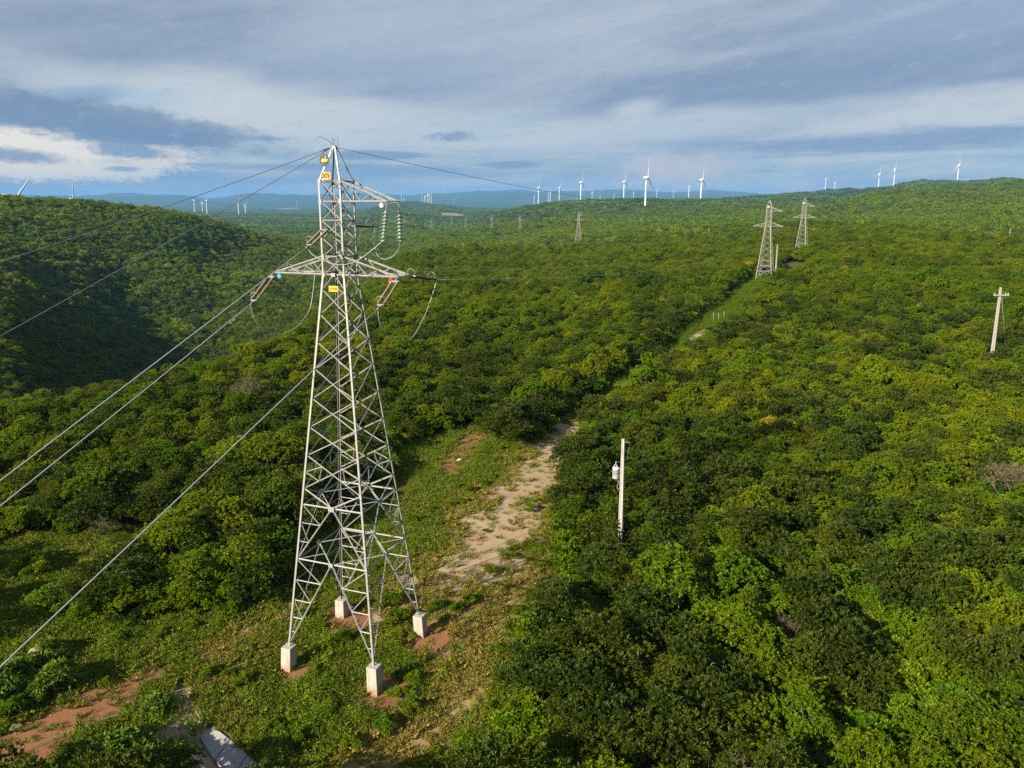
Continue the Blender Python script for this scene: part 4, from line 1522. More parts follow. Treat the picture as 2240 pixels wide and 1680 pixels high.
tp2, h2_ = pole(2174, 747, 628, 124.0, 'white concrete pole with a short crossarm near its top, alone in the scrub', rz=0.1, wide=1.25)
MB().box((0.1, -0.16, h2_ - 1.05), (2.3, 0.13, 0.16)).build('crossarm', MT['pole'], tp2)
for dx in (-0.9, 0.75, 1.1):
    MB().lathe([(0, 0), (0.05, 0), (0.07, 0.08), (0.04, 0.14), (0.06, 0.2), (0, 0.24)], 8, (dx, -0.16, h2_ - 0.97)).build('pin_insulator', MT['porcelain'], tp2)
MB().tube([(0.3, 0.0, h2_ - 1.2), (3.4, 1.5, 0.6)], 0.012, 5).build('stay_wire', MT['wire'], tp2)
pole(1697, 589, 534, 203, 'pale concrete pole close behind the second pylon', rz=0.2)
for x, yb, yt, r_, lab in ((1402, 489, 476, 1010, 'small pale pole on the wooded crest below the largest turbine'),
                           (1462, 501, 488, 900, 'small pale pole in the woods below the second large turbine'),
                           (1550, 517, 500, 520, 'small pale pole in the woods before the second pylon'),
                           (1597, 550, 537, 330, 'short pale pole among trees close to the second pylon'),
                           (2155, 519, 507, 560, 'pale pole below the wooded hill, the first of two'),
                           (2208, 518, 500, 520, 'pale pole below the wooded hill beside a bare bank')):
    pole(x, yb, yt, r_, lab, wide=1.2)

# ------------------------------------------------------------------ wind turbines
def turbine_parts():
    HUB, BL = 80.0, 52.0
    tw = MB().lathe([(2.5, -45), (2.35, 0), (2.1, 25), (1.75, 55), (1.4, 78.6), (0, 78.6)], 14).mesh('turbine_tower', MT['turbine'])
    nc = MB()
    nc.add([(-6.5, y, z) for y, z in ((-1.5, -1.2), (1.5, -1.2), (1.4, 1.5), (-1.4, 1.5))] + [(-1, y, z) for y, z in ((-1.9, -1.8), (1.9, -1.8), (1.8, 1.9), (-1.8, 1.9))] + [(3.2, y, z) for y, z in ((-1.5, -1.5), (1.5, -1.5), (1.4, 1.5), (-1.4, 1.5))],
           [(0, 3, 2, 1)] + [(i + o, (i + 1) % 4 + o, (i + 1) % 4 + 4 + o, i + 4 + o) for o in (0, 4) for i in range(4)] + [(8, 9, 10, 11)])
    nc = nc.mesh('nacelle', MT['turbine'])
    hb = MB().lathe([(0, -1.4), (1.5, -1.4), (1.6, 0.2), (1.2, 1.5), (0.5, 2.2), (0, 2.3)], 12, (0, 0, 0), Matrix.Rotation(R(90), 3, 'Y')).mesh('hub', MT['turbine'])
    bl = MB()
    secs = [(1.0, 1.1, 1.1), (4.0, 1.15, 1.0), (10.0, 2.1, 0.75), (19, 1.7, 0.55), (32, 1.15, 0.36), (45, 0.7, 0.2), (BL, 0.15, 0.06)]
    vs, fs = [], []
    for i, (z, c, t) in enumerate(secs):
        tw_ = R(16 * (1 - z / BL))
        for k in range(8):
            a = 2 * math.pi * k / 8
            x, y = t * math.sin(a), c * math.cos(a) + c * 0.3
            vs.append((x * math.cos(tw_) - y * math.sin(tw_), x * math.sin(tw_) + y * math.cos(tw_), z))
    for i in range(len(secs) - 1):
        for k in range(8):
            fs.append((i * 8 + k, i * 8 + (k + 1) % 8, i * 8 + 8 + (k + 1) % 8, i * 8 + 8 + k))
    fs.append(tuple(len(vs) - 8 + k for k in range(8)))
    bl.add(vs, fs, True)
    return tw, nc, hb, bl.mesh('blade', MT['turbine'])


TW, NC, HB, BLD = turbine_parts()
# hub x, hub y, size in pixels of tower height, rotor angle, yaw (rotor towards +x of the yawed frame)
TURB = [(38, 429, 70, 35, -60), (156, 435, 60, 8, -20), (424, 437.5, 26, -30, -10), (442, 443, 26, -30, 0), (451, 438, 30, -10, 0), (520.6, 444.5, 33, 12, -15), (536, 448, 28, 40, 0),
        (633, 442.5, 10, 10, -20), (649, 440, 12, 0, -20), (855, 436, 8, 0, 0), (878, 427, 14, 20, -15), (883.5, 436.5, 20, -25, -15), (923.4, 426, 15, 30, -15), (929.5, 430, 24, 0, -15),
        (935, 425.5, 19, 40, -15), (938.5, 426, 24, -20, -15), (943, 427, 19, 15, -15), (946, 437.6, 6, 0, -15), (992, 435.5, 11, 5, -15),
        (1168.6, 429, 19, 10, -20), (1178, 411, 35, 2, -20), (1199.5, 423, 20, 30, -20), (1204, 420.5, 23, -20, -20), (1223.6, 411, 30, 8, -20), (1262, 432.5, 11, 10, -20), (1271, 398.6, 44, 10, -25),
        (1291, 433, 9, 0, -20), (1295.5, 420.5, 21, -25, -20), (1312.6, 428.5, 12, 60, -20), (1343, 426, 14, 20, -20), (1365.5, 397, 45, 3, -25), (1386, 420.5, 17, -8, -20), (1413.7, 388, 72, 6, -32),
        (1437, 417, 18, 0, -20), (1473, 417.5, 16, 20, -20), (1507.5, 406.5, 26, 45, -50), (1535, 392.7, 54, 5, -30), (1807, 391, 22, 30, -30), (1827, 400, 20, -15, -40), (1924, 380, 28, 0, -60),
        (1958, 370, 29, -5, -60), (2098, 361, 33, -8, -70)]
ORD = 'first second third fourth fifth sixth seventh eighth ninth tenth eleventh twelfth thirteenth fourteenth fifteenth sixteenth seventeenth eighteenth nineteenth twentieth'.split()
TENS = {2: 'twenty', 3: 'thirty', 4: 'forty', 5: 'fifty', 6: 'sixty'}


def ordinal(i):
    if i <= 20:
        return ORD[i - 1]
    t, u = divmod(i, 10)
    return (TENS[t][:-1] + 'ieth') if u == 0 else TENS[t] + '-' + ORD[u - 1]


for i, (hx, hy, px, rot, yaw) in enumerate(sorted(TURB)):
    d0 = ray(hx, hy)
    r_ = 80.0 * FPX / px * 1.0
    p = at_r(hx, hy, r_)
    size = 'largest' if px > 70 and hx > 1000 else 'tall' if px > 40 else 'mid-size' if px > 20 else 'small' if px > 12 else 'tiny'
    extra = 'half hidden by the hilltop' if hx < 200 else 'standing on the wooded hills'
    t = thing('wind_turbine', f'{size} white wind turbine {extra}, {ordinal(i + 1)} from the left along the skyline', 'wind turbine', (p[0], p[1], p[2] - 80.0), R(yaw), 'wind turbines along the horizon')
    link_mesh('tower', TW, t)
    link_mesh('nacelle', NC, t, (0, 0, 80.2))
    link_mesh('hub', HB, t, (4.4, 0, 80.2))
    for k in range(3):
        b = link_mesh('blade', BLD, t, (4.6, 0, 80.2))
        b.rotation_euler = (R(-rot + 120 * k), 0, 0)
# slim measuring mast
p = at_r(1604, 450, 2500)
mm = thing('measuring_mast', 'thin lattice measuring mast on the wooded hill right of the large turbines', 'mast', (p[0], p[1], p[2] - 6), 0)
for k in range(3):
    a = 2 * math.pi * k / 3
    MB().tube([(0.6 * math.cos(a), 0.6 * math.sin(a), 0), (0.35 * math.cos(a), 0.35 * math.sin(a), 60)], 0.09, 5).build('mast_leg', STEEL, mm)
lm = MB()
for i in range(30):
    for k in range(3):
        a, a2 = 2 * math.pi * k / 3, 2 * math.pi * (k + 1) / 3
        lm.tube([(0.5 * math.cos(a), 0.5 * math.sin(a), i * 2), (0.5 * math.cos(a2), 0.5 * math.sin(a2), i * 2 + 2)], 0.04, 4)
tag(lm.build('lattice', STEEL, mm), kind='stuff')

# ------------------------------------------------------------------ small things on the ground
def rock(x, y, r_, mat, label, seed, flat=0.65):
    p = ground_pt(x, y)
    bm = bmesh.new()
    bmesh.ops.create_icosphere(bm, subdivisions=3, radius=1.0)
    rs_ = random.Random(seed)
    ax = [(V((rs_.gauss(0, 1), rs_.gauss(0, 1), rs_.gauss(0, 1))).normalized(), rs_.uniform(0.55, 0.9)) for _ in range(9)]
    for v in bm.verts:
        for a, d in ax:
            k = v.co.dot(a)
            if k > d:
                v.co -= a * (k - d) * 0.85
        v.co *= r_
        v.co.z *= flat
    m_ = bpy.data.meshes.new('rock')
    bm.to_mesh(m_)
    bm.free()
    m_.materials.append(MT[mat])
    o = link_mesh('rock', m_, None, (p[0], p[1], p[2] + r_ * 0.2))
    return tag(o, label, 'rock')


rock(80, 1430, 0.42, 'rock', 'tan boulder in the weeds near the lowest conductor', 3)
rock(57, 1446, 0.28, 'rock', 'small reddish rock just beside the tan boulder', 4)
rock(1100, 1646, 0.20, 'pale_rock', 'pale broken stone on the bare patch beside the dark shrubs', 5)
rock(1102, 1632, 0.13, 'rock', 'small brown stone next to the pale broken stone', 6)
rock(34, 1592, 0.26, 'rock', 'grey-brown rock in the grass beside the red track', 8, 0.5)
rock(1004, 1008, 0.34, 'pale_rock', 'flat pale stone on the red earth patch', 9, 0.35)

dw = [np.array(ground_pt(x, y)) for x, y in ((452, 1594), (483, 1600), (520, 1640), (575, 1690), (500, 1690), (468, 1640))]
dp = thing('drain_lining', 'pale concrete drain slabs at the end of the eroded sandy gully', 'drain', tuple(dw[0] - np.array([0, 0, 0.05])), 0)


def slab(corners):
    m = MB()
    o = dw[0]
    up = [V(c - o) + V((0, 0, 0.06)) for c in corners]
    dn = [p - V((0, 0, 0.14)) for p in up]
    m.add(up + dn, [(0, 1, 2, 3), (7, 6, 5, 4), (0, 4, 5, 1), (1, 5, 6, 2), (2, 6, 7, 3), (3, 7, 4, 0)])
    s = m.build('slab', MT['slab'], dp)
    bv = s.modifiers.new('edge', 'BEVEL')
    bv.width = 0.015
    return s


G3 = lambda x, y, dz=0: np.array(ground_pt(x, y)) + np.array([0, 0, dz])
slab([G3(436, 1606, -.16), G3(466, 1590, .06), G3(503, 1620, .06), G3(468, 1656, -.16)])
slab([G3(469.5, 1657, -.16), G3(504.5, 1621, .06), G3(540, 1651, .06), G3(510, 1692, -.16)])
slab([G3(511.5, 1693.5, -.16), G3(541.5, 1652.5, .06), G3(584, 1690, .06), G3(560, 1750, -.16)])
slab([G3(414, 1648, .05), G3(421, 1642, 0), G3(452, 1682, 0), G3(446, 1690, .05)])

cpts = []
for x, y in ((-30, 1672), (12, 1664), (110, 1624), (210, 1583), (310, 1550), (365, 1525), (424, 1503), (510, 1466), (590, 1433)):
    p = ground_pt(x, y)
    cpts.append((p[0], p[1], p[2] + 0.10 + 0.10 * random.random()))
wire('ground_cable', spline(cpts, 6), 0.022, 'cable', 'thin grey cable lying over the red earth towards the tower footing', 'cable')
cpts = []
for x, y in ((934, 1290), (980, 1254), (1042, 1220), (1112, 1186), (1165, 1163)):
    p = ground_pt(x, y)
    cpts.append((p[0], p[1], p[2] + 0.12))
wire('ground_cable', spline(cpts, 6), 0.018, 'cable', 'thin dark cable lying straight across the sandy track', 'cable')
# posts of a small fence where the track passes the shade
for x, yb, yt, lab in ((1560, 704, 688, 'pale wooden post, thickest of three by the shaded track'), (1571, 706, 692, 'thin wooden post, middle of three by the shaded track'), (1583, 702, 692, 'thin wooden post nearest the sand of the shaded track')):
    p = ground_pt(x, yb)
    pm = MB().tube([(0, 0, -0.2), (0.01, 0, 0.9), (0.03, 0.02, 1.75)], [0.065, 0.055, 0.05], 7).lathe([(0, 1.75), (0.07, 1.75), (0.07, 1.78), (0, 1.79)], 7)
    tag(pm.build('fence_post', MT['wood'], None, tuple(p)), lab, 'post', 'fence posts by the track')

# ------------------------------------------------------------------ vegetation: shapes
def unit(n, r_):
    v = r_.normal(size=(n, 3))
    return v / np.linalg.norm(v, axis=1, keepdims=True)


def leaf_mesh(name, base, direc, size, width, mat, r_, fold=0.25, droop=0.15):
    """One folded diamond (two triangles) per leaf."""
    n = len(base)
    d = direc / np.linalg.norm(direc, axis=1, keepdims=True)
    side = np.cross(d, unit(n, r_) * 0.6 + np.array([0, 0, 1.0]))
    side /= np.maximum(np.linalg.norm(side, axis=1, keepdims=True), 1e-6)
    nor = np.cross(side, d)
    s = size[:, None]
    w = width[:, None]
    m = base + d * s * 0.5
    v = np.stack([base, m + side * w * 0.5 + nor * w * fold, base + d * s - np.array([0, 0, 1.0]) * s * droop, m - side * w * 0.5 + nor * w * fold], 1).reshape(-1, 3)
    k = np.arange(n) * 4
    tri = np.stack([np.stack([k, k + 1, k + 2], 1), np.stack([k, k + 2, k + 3], 1)], 1).reshape(-1, 3)
    me_ = bpy.data.meshes.new(name)
    me_.vertices.add(len(v))
    me_.vertices.foreach_set('co', v.ravel())
    me_.loops.add(tri.size)
    me_.loops.foreach_set('vertex_index', tri.ravel().astype(np.int32))
    me_.polygons.add(len(tri))
    me_.polygons.foreach_set('loop_start', np.arange(0, tri.size, 3, dtype=np.int32))
    me_.polygons.foreach_set('loop_total', np.full(len(tri), 3, dtype=np.int32))
    me_.update()
    me_.validate()
    me_.materials.append(mat)
    return me_


def set_leaf(me_, vals):
    a = me_.attributes.new('leaf', 'FLOAT', 'POINT')
    a.data.foreach_set('value', np.repeat(vals, 4).astype(np.float32))


def crown(name, mat, seed, Rr, H, base, lobes, tips, per, ll, lw, flat=1.0, spread=0.9, up=0.35, loose=0.18):
    """Crown of leaf rosettes set on the lobes of a broken dome. Returns mesh and lobe centres."""
    r_ = np.random.default_rng(seed)
    L = []
    for i in range(lobes):
        a = 2.399963 * i + r_.uniform(-0.5, 0.5)
        q = math.sqrt((i + 0.4) / lobes) * Rr * 0.84 * r_.uniform(0.85, 1.15)
        hz_ = base + (H - base) * (0.82 - 0.52 * (q / Rr) ** 2 * (1.25 - 0.25 * flat) + r_.uniform(-0.20, 0.17)) - Rr * 0.14
        L.append((q * math.cos(a), q * math.sin(a), hz_, Rr * r_.uniform(0.17, 0.40)))
    L = np.array(L)
    li = r_.choice(lobes, tips, p=(L[:, 3] ** 2) / (L[:, 3] ** 2).sum())
    d = unit(tips, r_)
    d[:, 2] = np.where(r_.random(tips) < 0.86, np.abs(d[:, 2]) * 1.05 - 0.22, d[:, 2])
    rr = L[li, 3] * (1 - np.abs(r_.normal(0, loose, tips))) * (1 + (r_.random(tips) < 0.10) * r_.uniform(0.1, 0.45, tips))
    c = L[li, :3] + d * rr[:, None] * np.array([1, 1, 0.86 * flat])
    c[:, 2] = np.maximum(c[:, 2], 0.25)
    out = c - np.array([0, 0, (base + H) * 0.42])
    out /= np.linalg.norm(out, axis=1, keepdims=True)
    ti = np.repeat(np.arange(tips), per)
    n = len(ti)
    dirs = unit(n, r_) * spread + (0.55 * d + 0.45 * out)[ti] * 0.75 + np.array([0, 0, up])
    b = c[ti] + unit(n, r_) * (ll * 0.18)
    sz = ll * r_.uniform(0.65, 1.25, n)
    me_ = leaf_mesh(name, b, dirs, sz, lw * sz / ll, mat, r_)
    lobe_v = r_.random(lobes)
    tip_v = r_.random(tips)
    set_leaf(me_, np.clip(0.35 * lobe_v[li][ti] + 0.4 * tip_v[ti] + 0.25 * r_.random(n), 0, 1))
    return me_, L


def trunk(name, mat, L, H, rad_, seed, twigs=0):
    r_ = random.Random(seed)
    m = MB()
    fork = V((r_.uniform(-.1, .1), r_.uniform(-.1, .1), H * r_.uniform(0.16, 0.26)))
    m.tube([(0, 0, -0.4), (0, 0, 0.1), fork], [rad_ * 1.4, rad_ * 1.1, rad_ * 0.9], 7)
    for l in L:
        c = V(l[:3])
        mid_ = lerp(fork, c, 0.5) + V((r_.uniform(-.2, .2), r_.uniform(-.2, .2), -0.1))
        m.tube([fork, mid_, lerp(mid_, c, 0.75)], [rad_ * 0.5, rad_ * 0.32, rad_ * 0.1], 5, False)
        for _ in range(twigs):
            e = c + V((r_.gauss(0, 1), r_.gauss(0, 1), abs(r_.gauss(0, 1)))).normalized() * float(l[3]) * r_.uniform(0.7, 1.35)
            s = lerp(mid_, c, r_.uniform(0.2, 1))
            k = lerp(s, e, 0.5) + V((r_.uniform(-.1, .1), r_.uniform(-.1, .1), r_.uniform(-.05, .12)))
            m.tube([s, k, e], [rad_ * 0.2, rad_ * 0.13, rad_ * 0.05], 4, False)
            for _ in range(3):
                e2 = lerp(k, e, r_.random()) + V((r_.gauss(0, .25), r_.gauss(0, .25), abs(r_.gauss(0, .2))))
                m.tube([lerp(k, e, r_.random() * 0.5), e2], [rad_ * 0.09, rad_ * 0.04], 3, False)
    return m.mesh(name, mat)


KINDS = {}


def kind(key, noun, matk, n, Rr, H, base, lobes, tips, per, ll, lw, words_, bark='bark', twigs=0, **kw):
    KINDS[key] = dict(noun=noun, R=Rr, H=H, words=words_, var=[])
    for i in range(n):
        cm, L = crown(f'{key}_crown', MT[matk], hash(key) % 997 if False else sum(map(ord, key)) * 7 + i, Rr, H, base, lobes, tips, per, ll, lw, **kw)
        tm = trunk(f'{key}_trunk', MT[bark], L, H, 0.10 * (H / 4) ** 0.8, i + 5, twigs)
        KINDS[key]['var'].append((cm, tm))


kind('bushy', 'bushy tree', 'bushy', 3, 2.3, 4.3, 0.45, 24, 900, 13, 0.17, 0.075, ('deep green', 'mid green', 'yellowish green'), spread=1.15)
kind('round', 'rounded leafy tree', 'round', 3, 2.0, 4.2, 0.4, 20, 800, 13, 0.16, 0.078, ('deep green', 'fresh green', 'light green'), up=0.45, spread=1.1)
kind('dark', 'dense dark tree', 'dark', 2, 2.4, 4.5, 0.4, 24, 950, 13, 0.16, 0.075, ('blackish green', 'dark green', 'bottle green'), spread=1.1)
kind('olive', 'feathery thorn tree', 'olive', 2, 2.2, 3.9, 0.6, 22, 1300, 10, 0.12, 0.042, ('brownish olive', 'olive green', 'pale olive'), flat=0.75, loose=0.3)
kind('yellow', 'yellow-flowering tree', 'yellow', 1, 1.8, 4.0, 0.8, 11, 800, 9, 0.17, 0.09, ('yellow', 'yellow', 'yellow'), loose=0.12)
kind('brown', 'half-bare thorn tree', 'brown', 2, 2.0, 3.9, 1.2, 12, 260, 7, 0.14, 0.06, ('grey-brown', 'brownish', 'dull brown'), 'twig', 9, flat=0.8, loose=0.35)
kind('shrub', 'fine-leaved shrub', 'shrub', 3, 1.35, 2.3, 0.1, 14, 620, 8, 0.15, 0.05, ('dark olive', 'dull olive', 'pale olive'), loose=0.32, up=0.7)
kind('leafy', 'leafy shrub', 'weed', 3, 0.85, 1.2, 0.08, 8, 520, 8, 0.115, 0.06, ('deep green', 'bright green', 'yellow-green'), up=0.5)
kind('castor', 'castor bean bush', 'castor', 2, 0.95, 1.5, 0.25, 9, 110, 8, 0.32, 0.11, ('blue-green', 'blue-green', 'pale blue-green'), up=0.1, spread=1.0)


def low_crown(name, mat, seed, Rr, H, n, ll):
    r_ = np.random.default_rng(seed)
    d = unit(n, r_)
    d[:, 2] = np.abs(d[:, 2])
    c = d * np.array([Rr * 0.85, Rr * 0.85, H * 0.5]) * r_.uniform(0.7, 1.05, n)[:, None] + np.array([0, 0, H * 0.42])
    b = c - unit(n, r_) * ll * 0.3
    me_ = leaf_mesh(name, b, unit(n, r_) * 0.9 + d * 0.5 + np.array([0, 0, 0.3]), ll * r_.uniform(0.6, 1.3, n), ll * 0.62 * r_.uniform(0.7, 1.2, n), mat, r_, 0.15)
    set_leaf(me_, r_.random(n))
    return me_


def clump_mesh(name, mat, seed, crowns, area, Rr, H, per, ll):
    r_ = np.random.default_rng(seed)
    B, D, S, Wd, Lf = [], [], [], [], []
    for _ in range(crowns):
        p = np.array([r_.uniform(-area, area), r_.uniform(-area, area), 0])
        k = r_.uniform(0.7, 1.35)
        d = unit(per, r_)
        d[:, 2] = np.abs(d[:, 2])
        B.append(p + d * np.array([Rr, Rr, H * 0.5]) * k * 0.85 + np.array([0, 0, H * 0.4 * k]))
        D.append(unit(per, r_) + d * 0.5 + np.array([0, 0, 0.2]))
        S.append(ll * k * r_.uniform(0.7, 1.3, per))
        Lf.append(np.clip(r_.random() * 0.7 + r_.random(per) * 0.4, 0, 1))
    S = np.concatenate(S)
    me_ = leaf_mesh(name, np.concatenate(B), np.concatenate(D), S, S * 0.7, mat, r_, 0.12)
    set_leaf(me_, np.concatenate(Lf))
    return me_


# ------------------------------------------------------------------ vegetation: scattering by geometry nodes
def proto_collection(name, meshes):
    c = bpy.data.collections.new(name)
    for i, m in enumerate(meshes):
        ms_ = m if isinstance(m, (list, tuple)) else [m]
        o = bpy.data.objects.new(f'{name}_{i:02d}', ms_[0])
        c.objects.link(o)
    return c


def scatter(name, P, scl, rot, idx, tint, coll):
    """A point mesh whose points carry size, turn, kind and tint; the nodes put one plant on each."""
    n = len(P)
    me_ = bpy.data.meshes.new(name)
    me_.vertices.add(n)
    me_.vertices.foreach_set('co', np.asarray(P, float).ravel())
    for nm, a in (('scl', scl), ('turn', rot), ('tint', tint)):
        at_ = me_.attributes.new(nm, 'FLOAT', 'POINT')
        at_.data.foreach_set('value', np.asarray(a, np.float32))
    at_ = me_.attributes.new('pick', 'INT', 'POINT')
    at_.data.foreach_set('value', np.asarray(idx, np.int32))
    me_.update()
    o = bpy.data.objects.new(name, me_)
    COL.objects.link(o)
    g = bpy.data.node_groups.new(name + '_scatter', 'GeometryNodeTree')
    g.interface.new_socket('Geometry', in_out='INPUT', socket_type='NodeSocketGeometry')
    g.interface.new_socket('Geometry', in_out='OUTPUT', socket_type='NodeSocketGeometry')
    N, L_ = g.nodes, g.links
    gi, go = N.new('NodeGroupInput'), N.new('NodeGroupOutput')
    ci = N.new('GeometryNodeCollectionInfo')
    ci.inputs['Collection'].default_value = coll
    ci.inputs['Separate Children'].default_value = True
    ci.inputs['Reset Children'].default_value = True
    ip = N.new('GeometryNodeInstanceOnPoints')
    ip.inputs['Pick Instance'].default_value = True

    def named(nm, typ):
        a = N.new('GeometryNodeInputNamedAttribute')
        a.data_type = typ
        a.inputs['Name'].default_value = nm
        return a.outputs[0]
    L_.new(gi.outputs[0], ip.inputs['Points'])
    L_.new(ci.outputs[0], ip.inputs['Instance'])
    L_.new(named('pick', 'INT'), ip.inputs['Instance Index'])
    cx_ = N.new('ShaderNodeCombineXYZ')
    L_.new(named('turn', 'FLOAT'), cx_.inputs[2])
    er = N.new('FunctionNodeEulerToRotation')
    L_.new(cx_.outputs[0], er.inputs[0])
    L_.new(er.outputs[0], ip.inputs['Rotation'])
    cs = N.new('ShaderNodeCombineXYZ')
    for i in range(3):
        L_.new(named('scl', 'FLOAT'), cs.inputs[i])
    L_.new(cs.outputs[0], ip.inputs['Scale'])
    L_.new(ip.outputs[0], go.inputs[0])
    md_ = o.modifiers.new('scatter', 'NODES')
    md_.node_group = g
    return tag(o, kind='stuff')


# ------------------------------------------------------------------ vegetation: where the trees stand
def jitter(r0, r1, step, a0=-0.72, a1=0.72):
    """Jittered hexagonal grid over a sector between two distances."""
    x0, x1 = r1 * math.sin(a0), r1 * math.sin(a1)
    xs = np.arange(x0, x1, step)
    ys = np.arange(-r0, r1, step * 0.866)
    X_, Y_ = np.meshgrid(xs, ys)
    X_ = X_ + (np.arange(len(ys)) % 2)[:, None] * step * 0.5
    X_ = X_ + rng.uniform(-0.42, 0.42, X_.shape) * step
    Y_ = Y_ + rng.uniform(-0.42, 0.42, Y_.shape) * step
    X_, Y_ = X_.ravel(), Y_.ravel()
    rr = np.hypot(X_, Y_)
    aa = np.arctan2(X_, Y_)
    k = (rr >= r0) & (rr < r1) & (aa > a0) & (aa < a1)
    return X_[k], Y_[k]


def open_dist(x, y):
    """Distance to the nearest open ground, negative on it."""
    d = np.minimum(poly_dist(x, y, CLEAR), poly_dist(x, y, OPEN))
    d = np.minimum(d, seg_dist(x, y, PATH))
    d = np.minimum(d, seg_dist(x, y, DRY) + 0.3)
    for p, th in TOWERS:
        d = np.minimum(d, np.hypot(x - p[0], y - p[1]) - 3.0)
    d = np.minimum(d, np.minimum(seg_dist(x, y, POLE_GAP), seg_dist(x, y, POLE_GAP2)))
    return d


TREES = []      # x, y, kind, scale, tint
KEYS = ['bushy', 'round', 'dark', 'olive', 'yellow', 'brown', 'shrub', 'leafy', 'castor']


def populate(r0, r1, step, smin, smax, k_r=1.0, a=0.74):
    x, y = jitter(r0, r1, step, -a, a)
    n = len(x)
    s = (smin + (smax - smin) * rng.random(n) ** 1.4) * (1 + 0.22 * fbm(x / 30, y / 30, 2, 91))
    s = np.where(rng.random(n) < 0.07, s * 1.35, s)
    d = open_dist(x, y)
    inshrub = poly_dist(x, y, SHRUBBY) < 0
    u = rng.random(n)
    mixn = fbm(x / 16, y / 16, 3, 51)
    mix2 = fbm(x / 55, y / 55, 3, 52)
    kd = np.where(u < 0.40 + 0.35 * mixn, 0, np.where(u < 0.72 + 0.2 * mixn, 1, np.where(u < 0.82 + 0.15 * mix2, 2, np.where(u < 0.972, 3, np.where(u < 0.979, 4, 5)))))
    kd = np.where(inshrub, np.where(rng.random(n) < 0.82, 6, 3), kd)
    s = np.where(inshrub, s * 1.05, s)
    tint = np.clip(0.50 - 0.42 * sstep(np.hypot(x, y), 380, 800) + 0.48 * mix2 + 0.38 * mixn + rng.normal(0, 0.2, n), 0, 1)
    rad_ = np.array([KINDS[k]['R'] for k in KEYS])[kd] * s
    keep = d > rad_ * np.where(np.hypot(x, y) < 75, 0.9, 0.6)
    # shrink the ones crowding the edge
    return [np.stack([x, y, kd, s, tint], 1)[keep], d[keep]]


sets = []
A1, d1 = populate(17, 130, 1.6, 0.34, 0.88)
A2, d2 = populate(130, 420, 2.1, 0.40, 1.05, a=0.70)
A3, d3 = populate(420, 950, 3.3, 0.6, 1.25, a=0.68)
A4, d4 = populate(950, 1750, 6.0, 1.2, 2.0, a=0.66)
# the nearest ones must not crowd the camera or its line of sight to the ground below
near_ok = (np.hypot(A1[:, 0], A1[:, 1]) > 19)
A1 = A1[near_ok]

# plants placed by hand: pixel of the foot, kind, size, tint
HAND = [(1695, 985, 'yellow', 1.15, .6), (1100, 905, 'yellow', 0.7, .3), (1418, 880, 'round', 1.35, .72), (555, 915, 'brown', 1.3, .5), (525, 925, 'brown', 1.0, .3), (905, 935, 'dark', 1.25, .5), (880, 950, 'dark', 1.0, .8),
        (860, 965, 'olive', 0.9, .3), (1165, 915, 'round', 1.1, .5), (1120, 930, 'bushy', 1.0, .5), (1210, 880, 'bushy', 1.1, .6), (1720, 1530, 'yellow', 0.42, .5), (590, 1240, 'round', 1.0, .4), (540, 1300, 'bushy', 0.95, .5),
        (430, 1320, 'bushy', 0.95, .5), (270, 1345, 'bushy', 0.75, .6), (615, 1260, 'round', 1.0, .3), (630, 1170, 'dark', 1.1, .6), (500, 1210, 'bushy', 1.2, .6),
        (380, 1250, 'bushy', 1.15, .5), (120, 1330, 'leafy', 1.5, .5), (230, 1180, 'brown', 0.55, .5), (265, 1215, 'olive', .5, .5), (75, 1255, 'leafy', 1.4, .6), (40, 1170, 'olive', .6, .7)]
HX = []
for x, y, k, s, t in HAND:
    p = ground_pt(x, y)
    HX.append((p[0], p[1], KEYS.index(k), s, t))
SH = [(1075, 1050, 1.1, .3), (1058, 1062, .9, .2), (1030, 1078, 1.0, .4), (1005, 1068, .8, .5), (1012, 1100, .9, .3), (985, 1110, .8, .4), (960, 1150, .8, .5), (905, 1145, 1.0, .4), (935, 1120, 1.1, .6), (920, 1190, .8, .3),
      (950, 1080, .7, .8), (1000, 1150, .6, .4), (975, 1175, .6, .3), (1160, 1120, 1.0, .2), (1180, 1105, .9, .3), (1065, 1120, .5, .4), (1062, 1165, .55, .3), (1120, 1205, .8, .3), (1115, 1225, .9, .5), (1150, 1195, .7, .4),
      (1080, 1255, .8, .4), (1028, 1320, 1.0, .3), (1000, 1335, .9, .2), (955, 1335, .9, .15), (850, 1330, 1.5, .25), (870, 1362, 1.4, .3), (885, 1395, 1.2, .4), (860, 1420, 1.1, .6), (905, 1500, 1.1, .6), (880, 1530, 1.2, .3),
      (895, 1560, 1.1, .4), (845, 1600, 1.0, .2), (720, 1560, .9, .5), (690, 1480, .8, .6), (660, 1620, 1.0, .2), (530, 1500, .9, .6), (600, 1600, .9, .3), (700, 1380, .8, .4), (660, 1350, .9, .5),
      (500, 1350, 1.1, .5), (420, 1375, 1.0, .4), (350, 1395, .9, .5), (260, 1400, .9, .4), (300, 1440, .8, .5), (390, 1450, .9, .6), (460, 1480, .9, .6), (230, 1500, .7, .5), (160, 1480, .9, .3), (70, 1540, 1.2, .2), (20, 1570, 1.3, .2),
      (1190, 1240, .9, .5), (1165, 1310, 1.0, .4), (1130, 1345, .9, .4), (1085, 1430, .9, .4), (1090, 1500, .8, .3), (1070, 1560, .9, .4), (1010, 1620, .8, .5), (950, 1660, .8, .6), (770, 1640, 1.0, .3), (500, 1480, .7, .5),
      (1085, 1010, .8, .6), (1060, 985, .9, .5), (1095, 985, .9, .6), (950, 1010, .7, .6), (1130, 1010, .9, .5), (820, 1250, .9, .4), (790, 1330, .8, .4), (760, 1400, .9, .3), (790, 1440, .7, .5)]
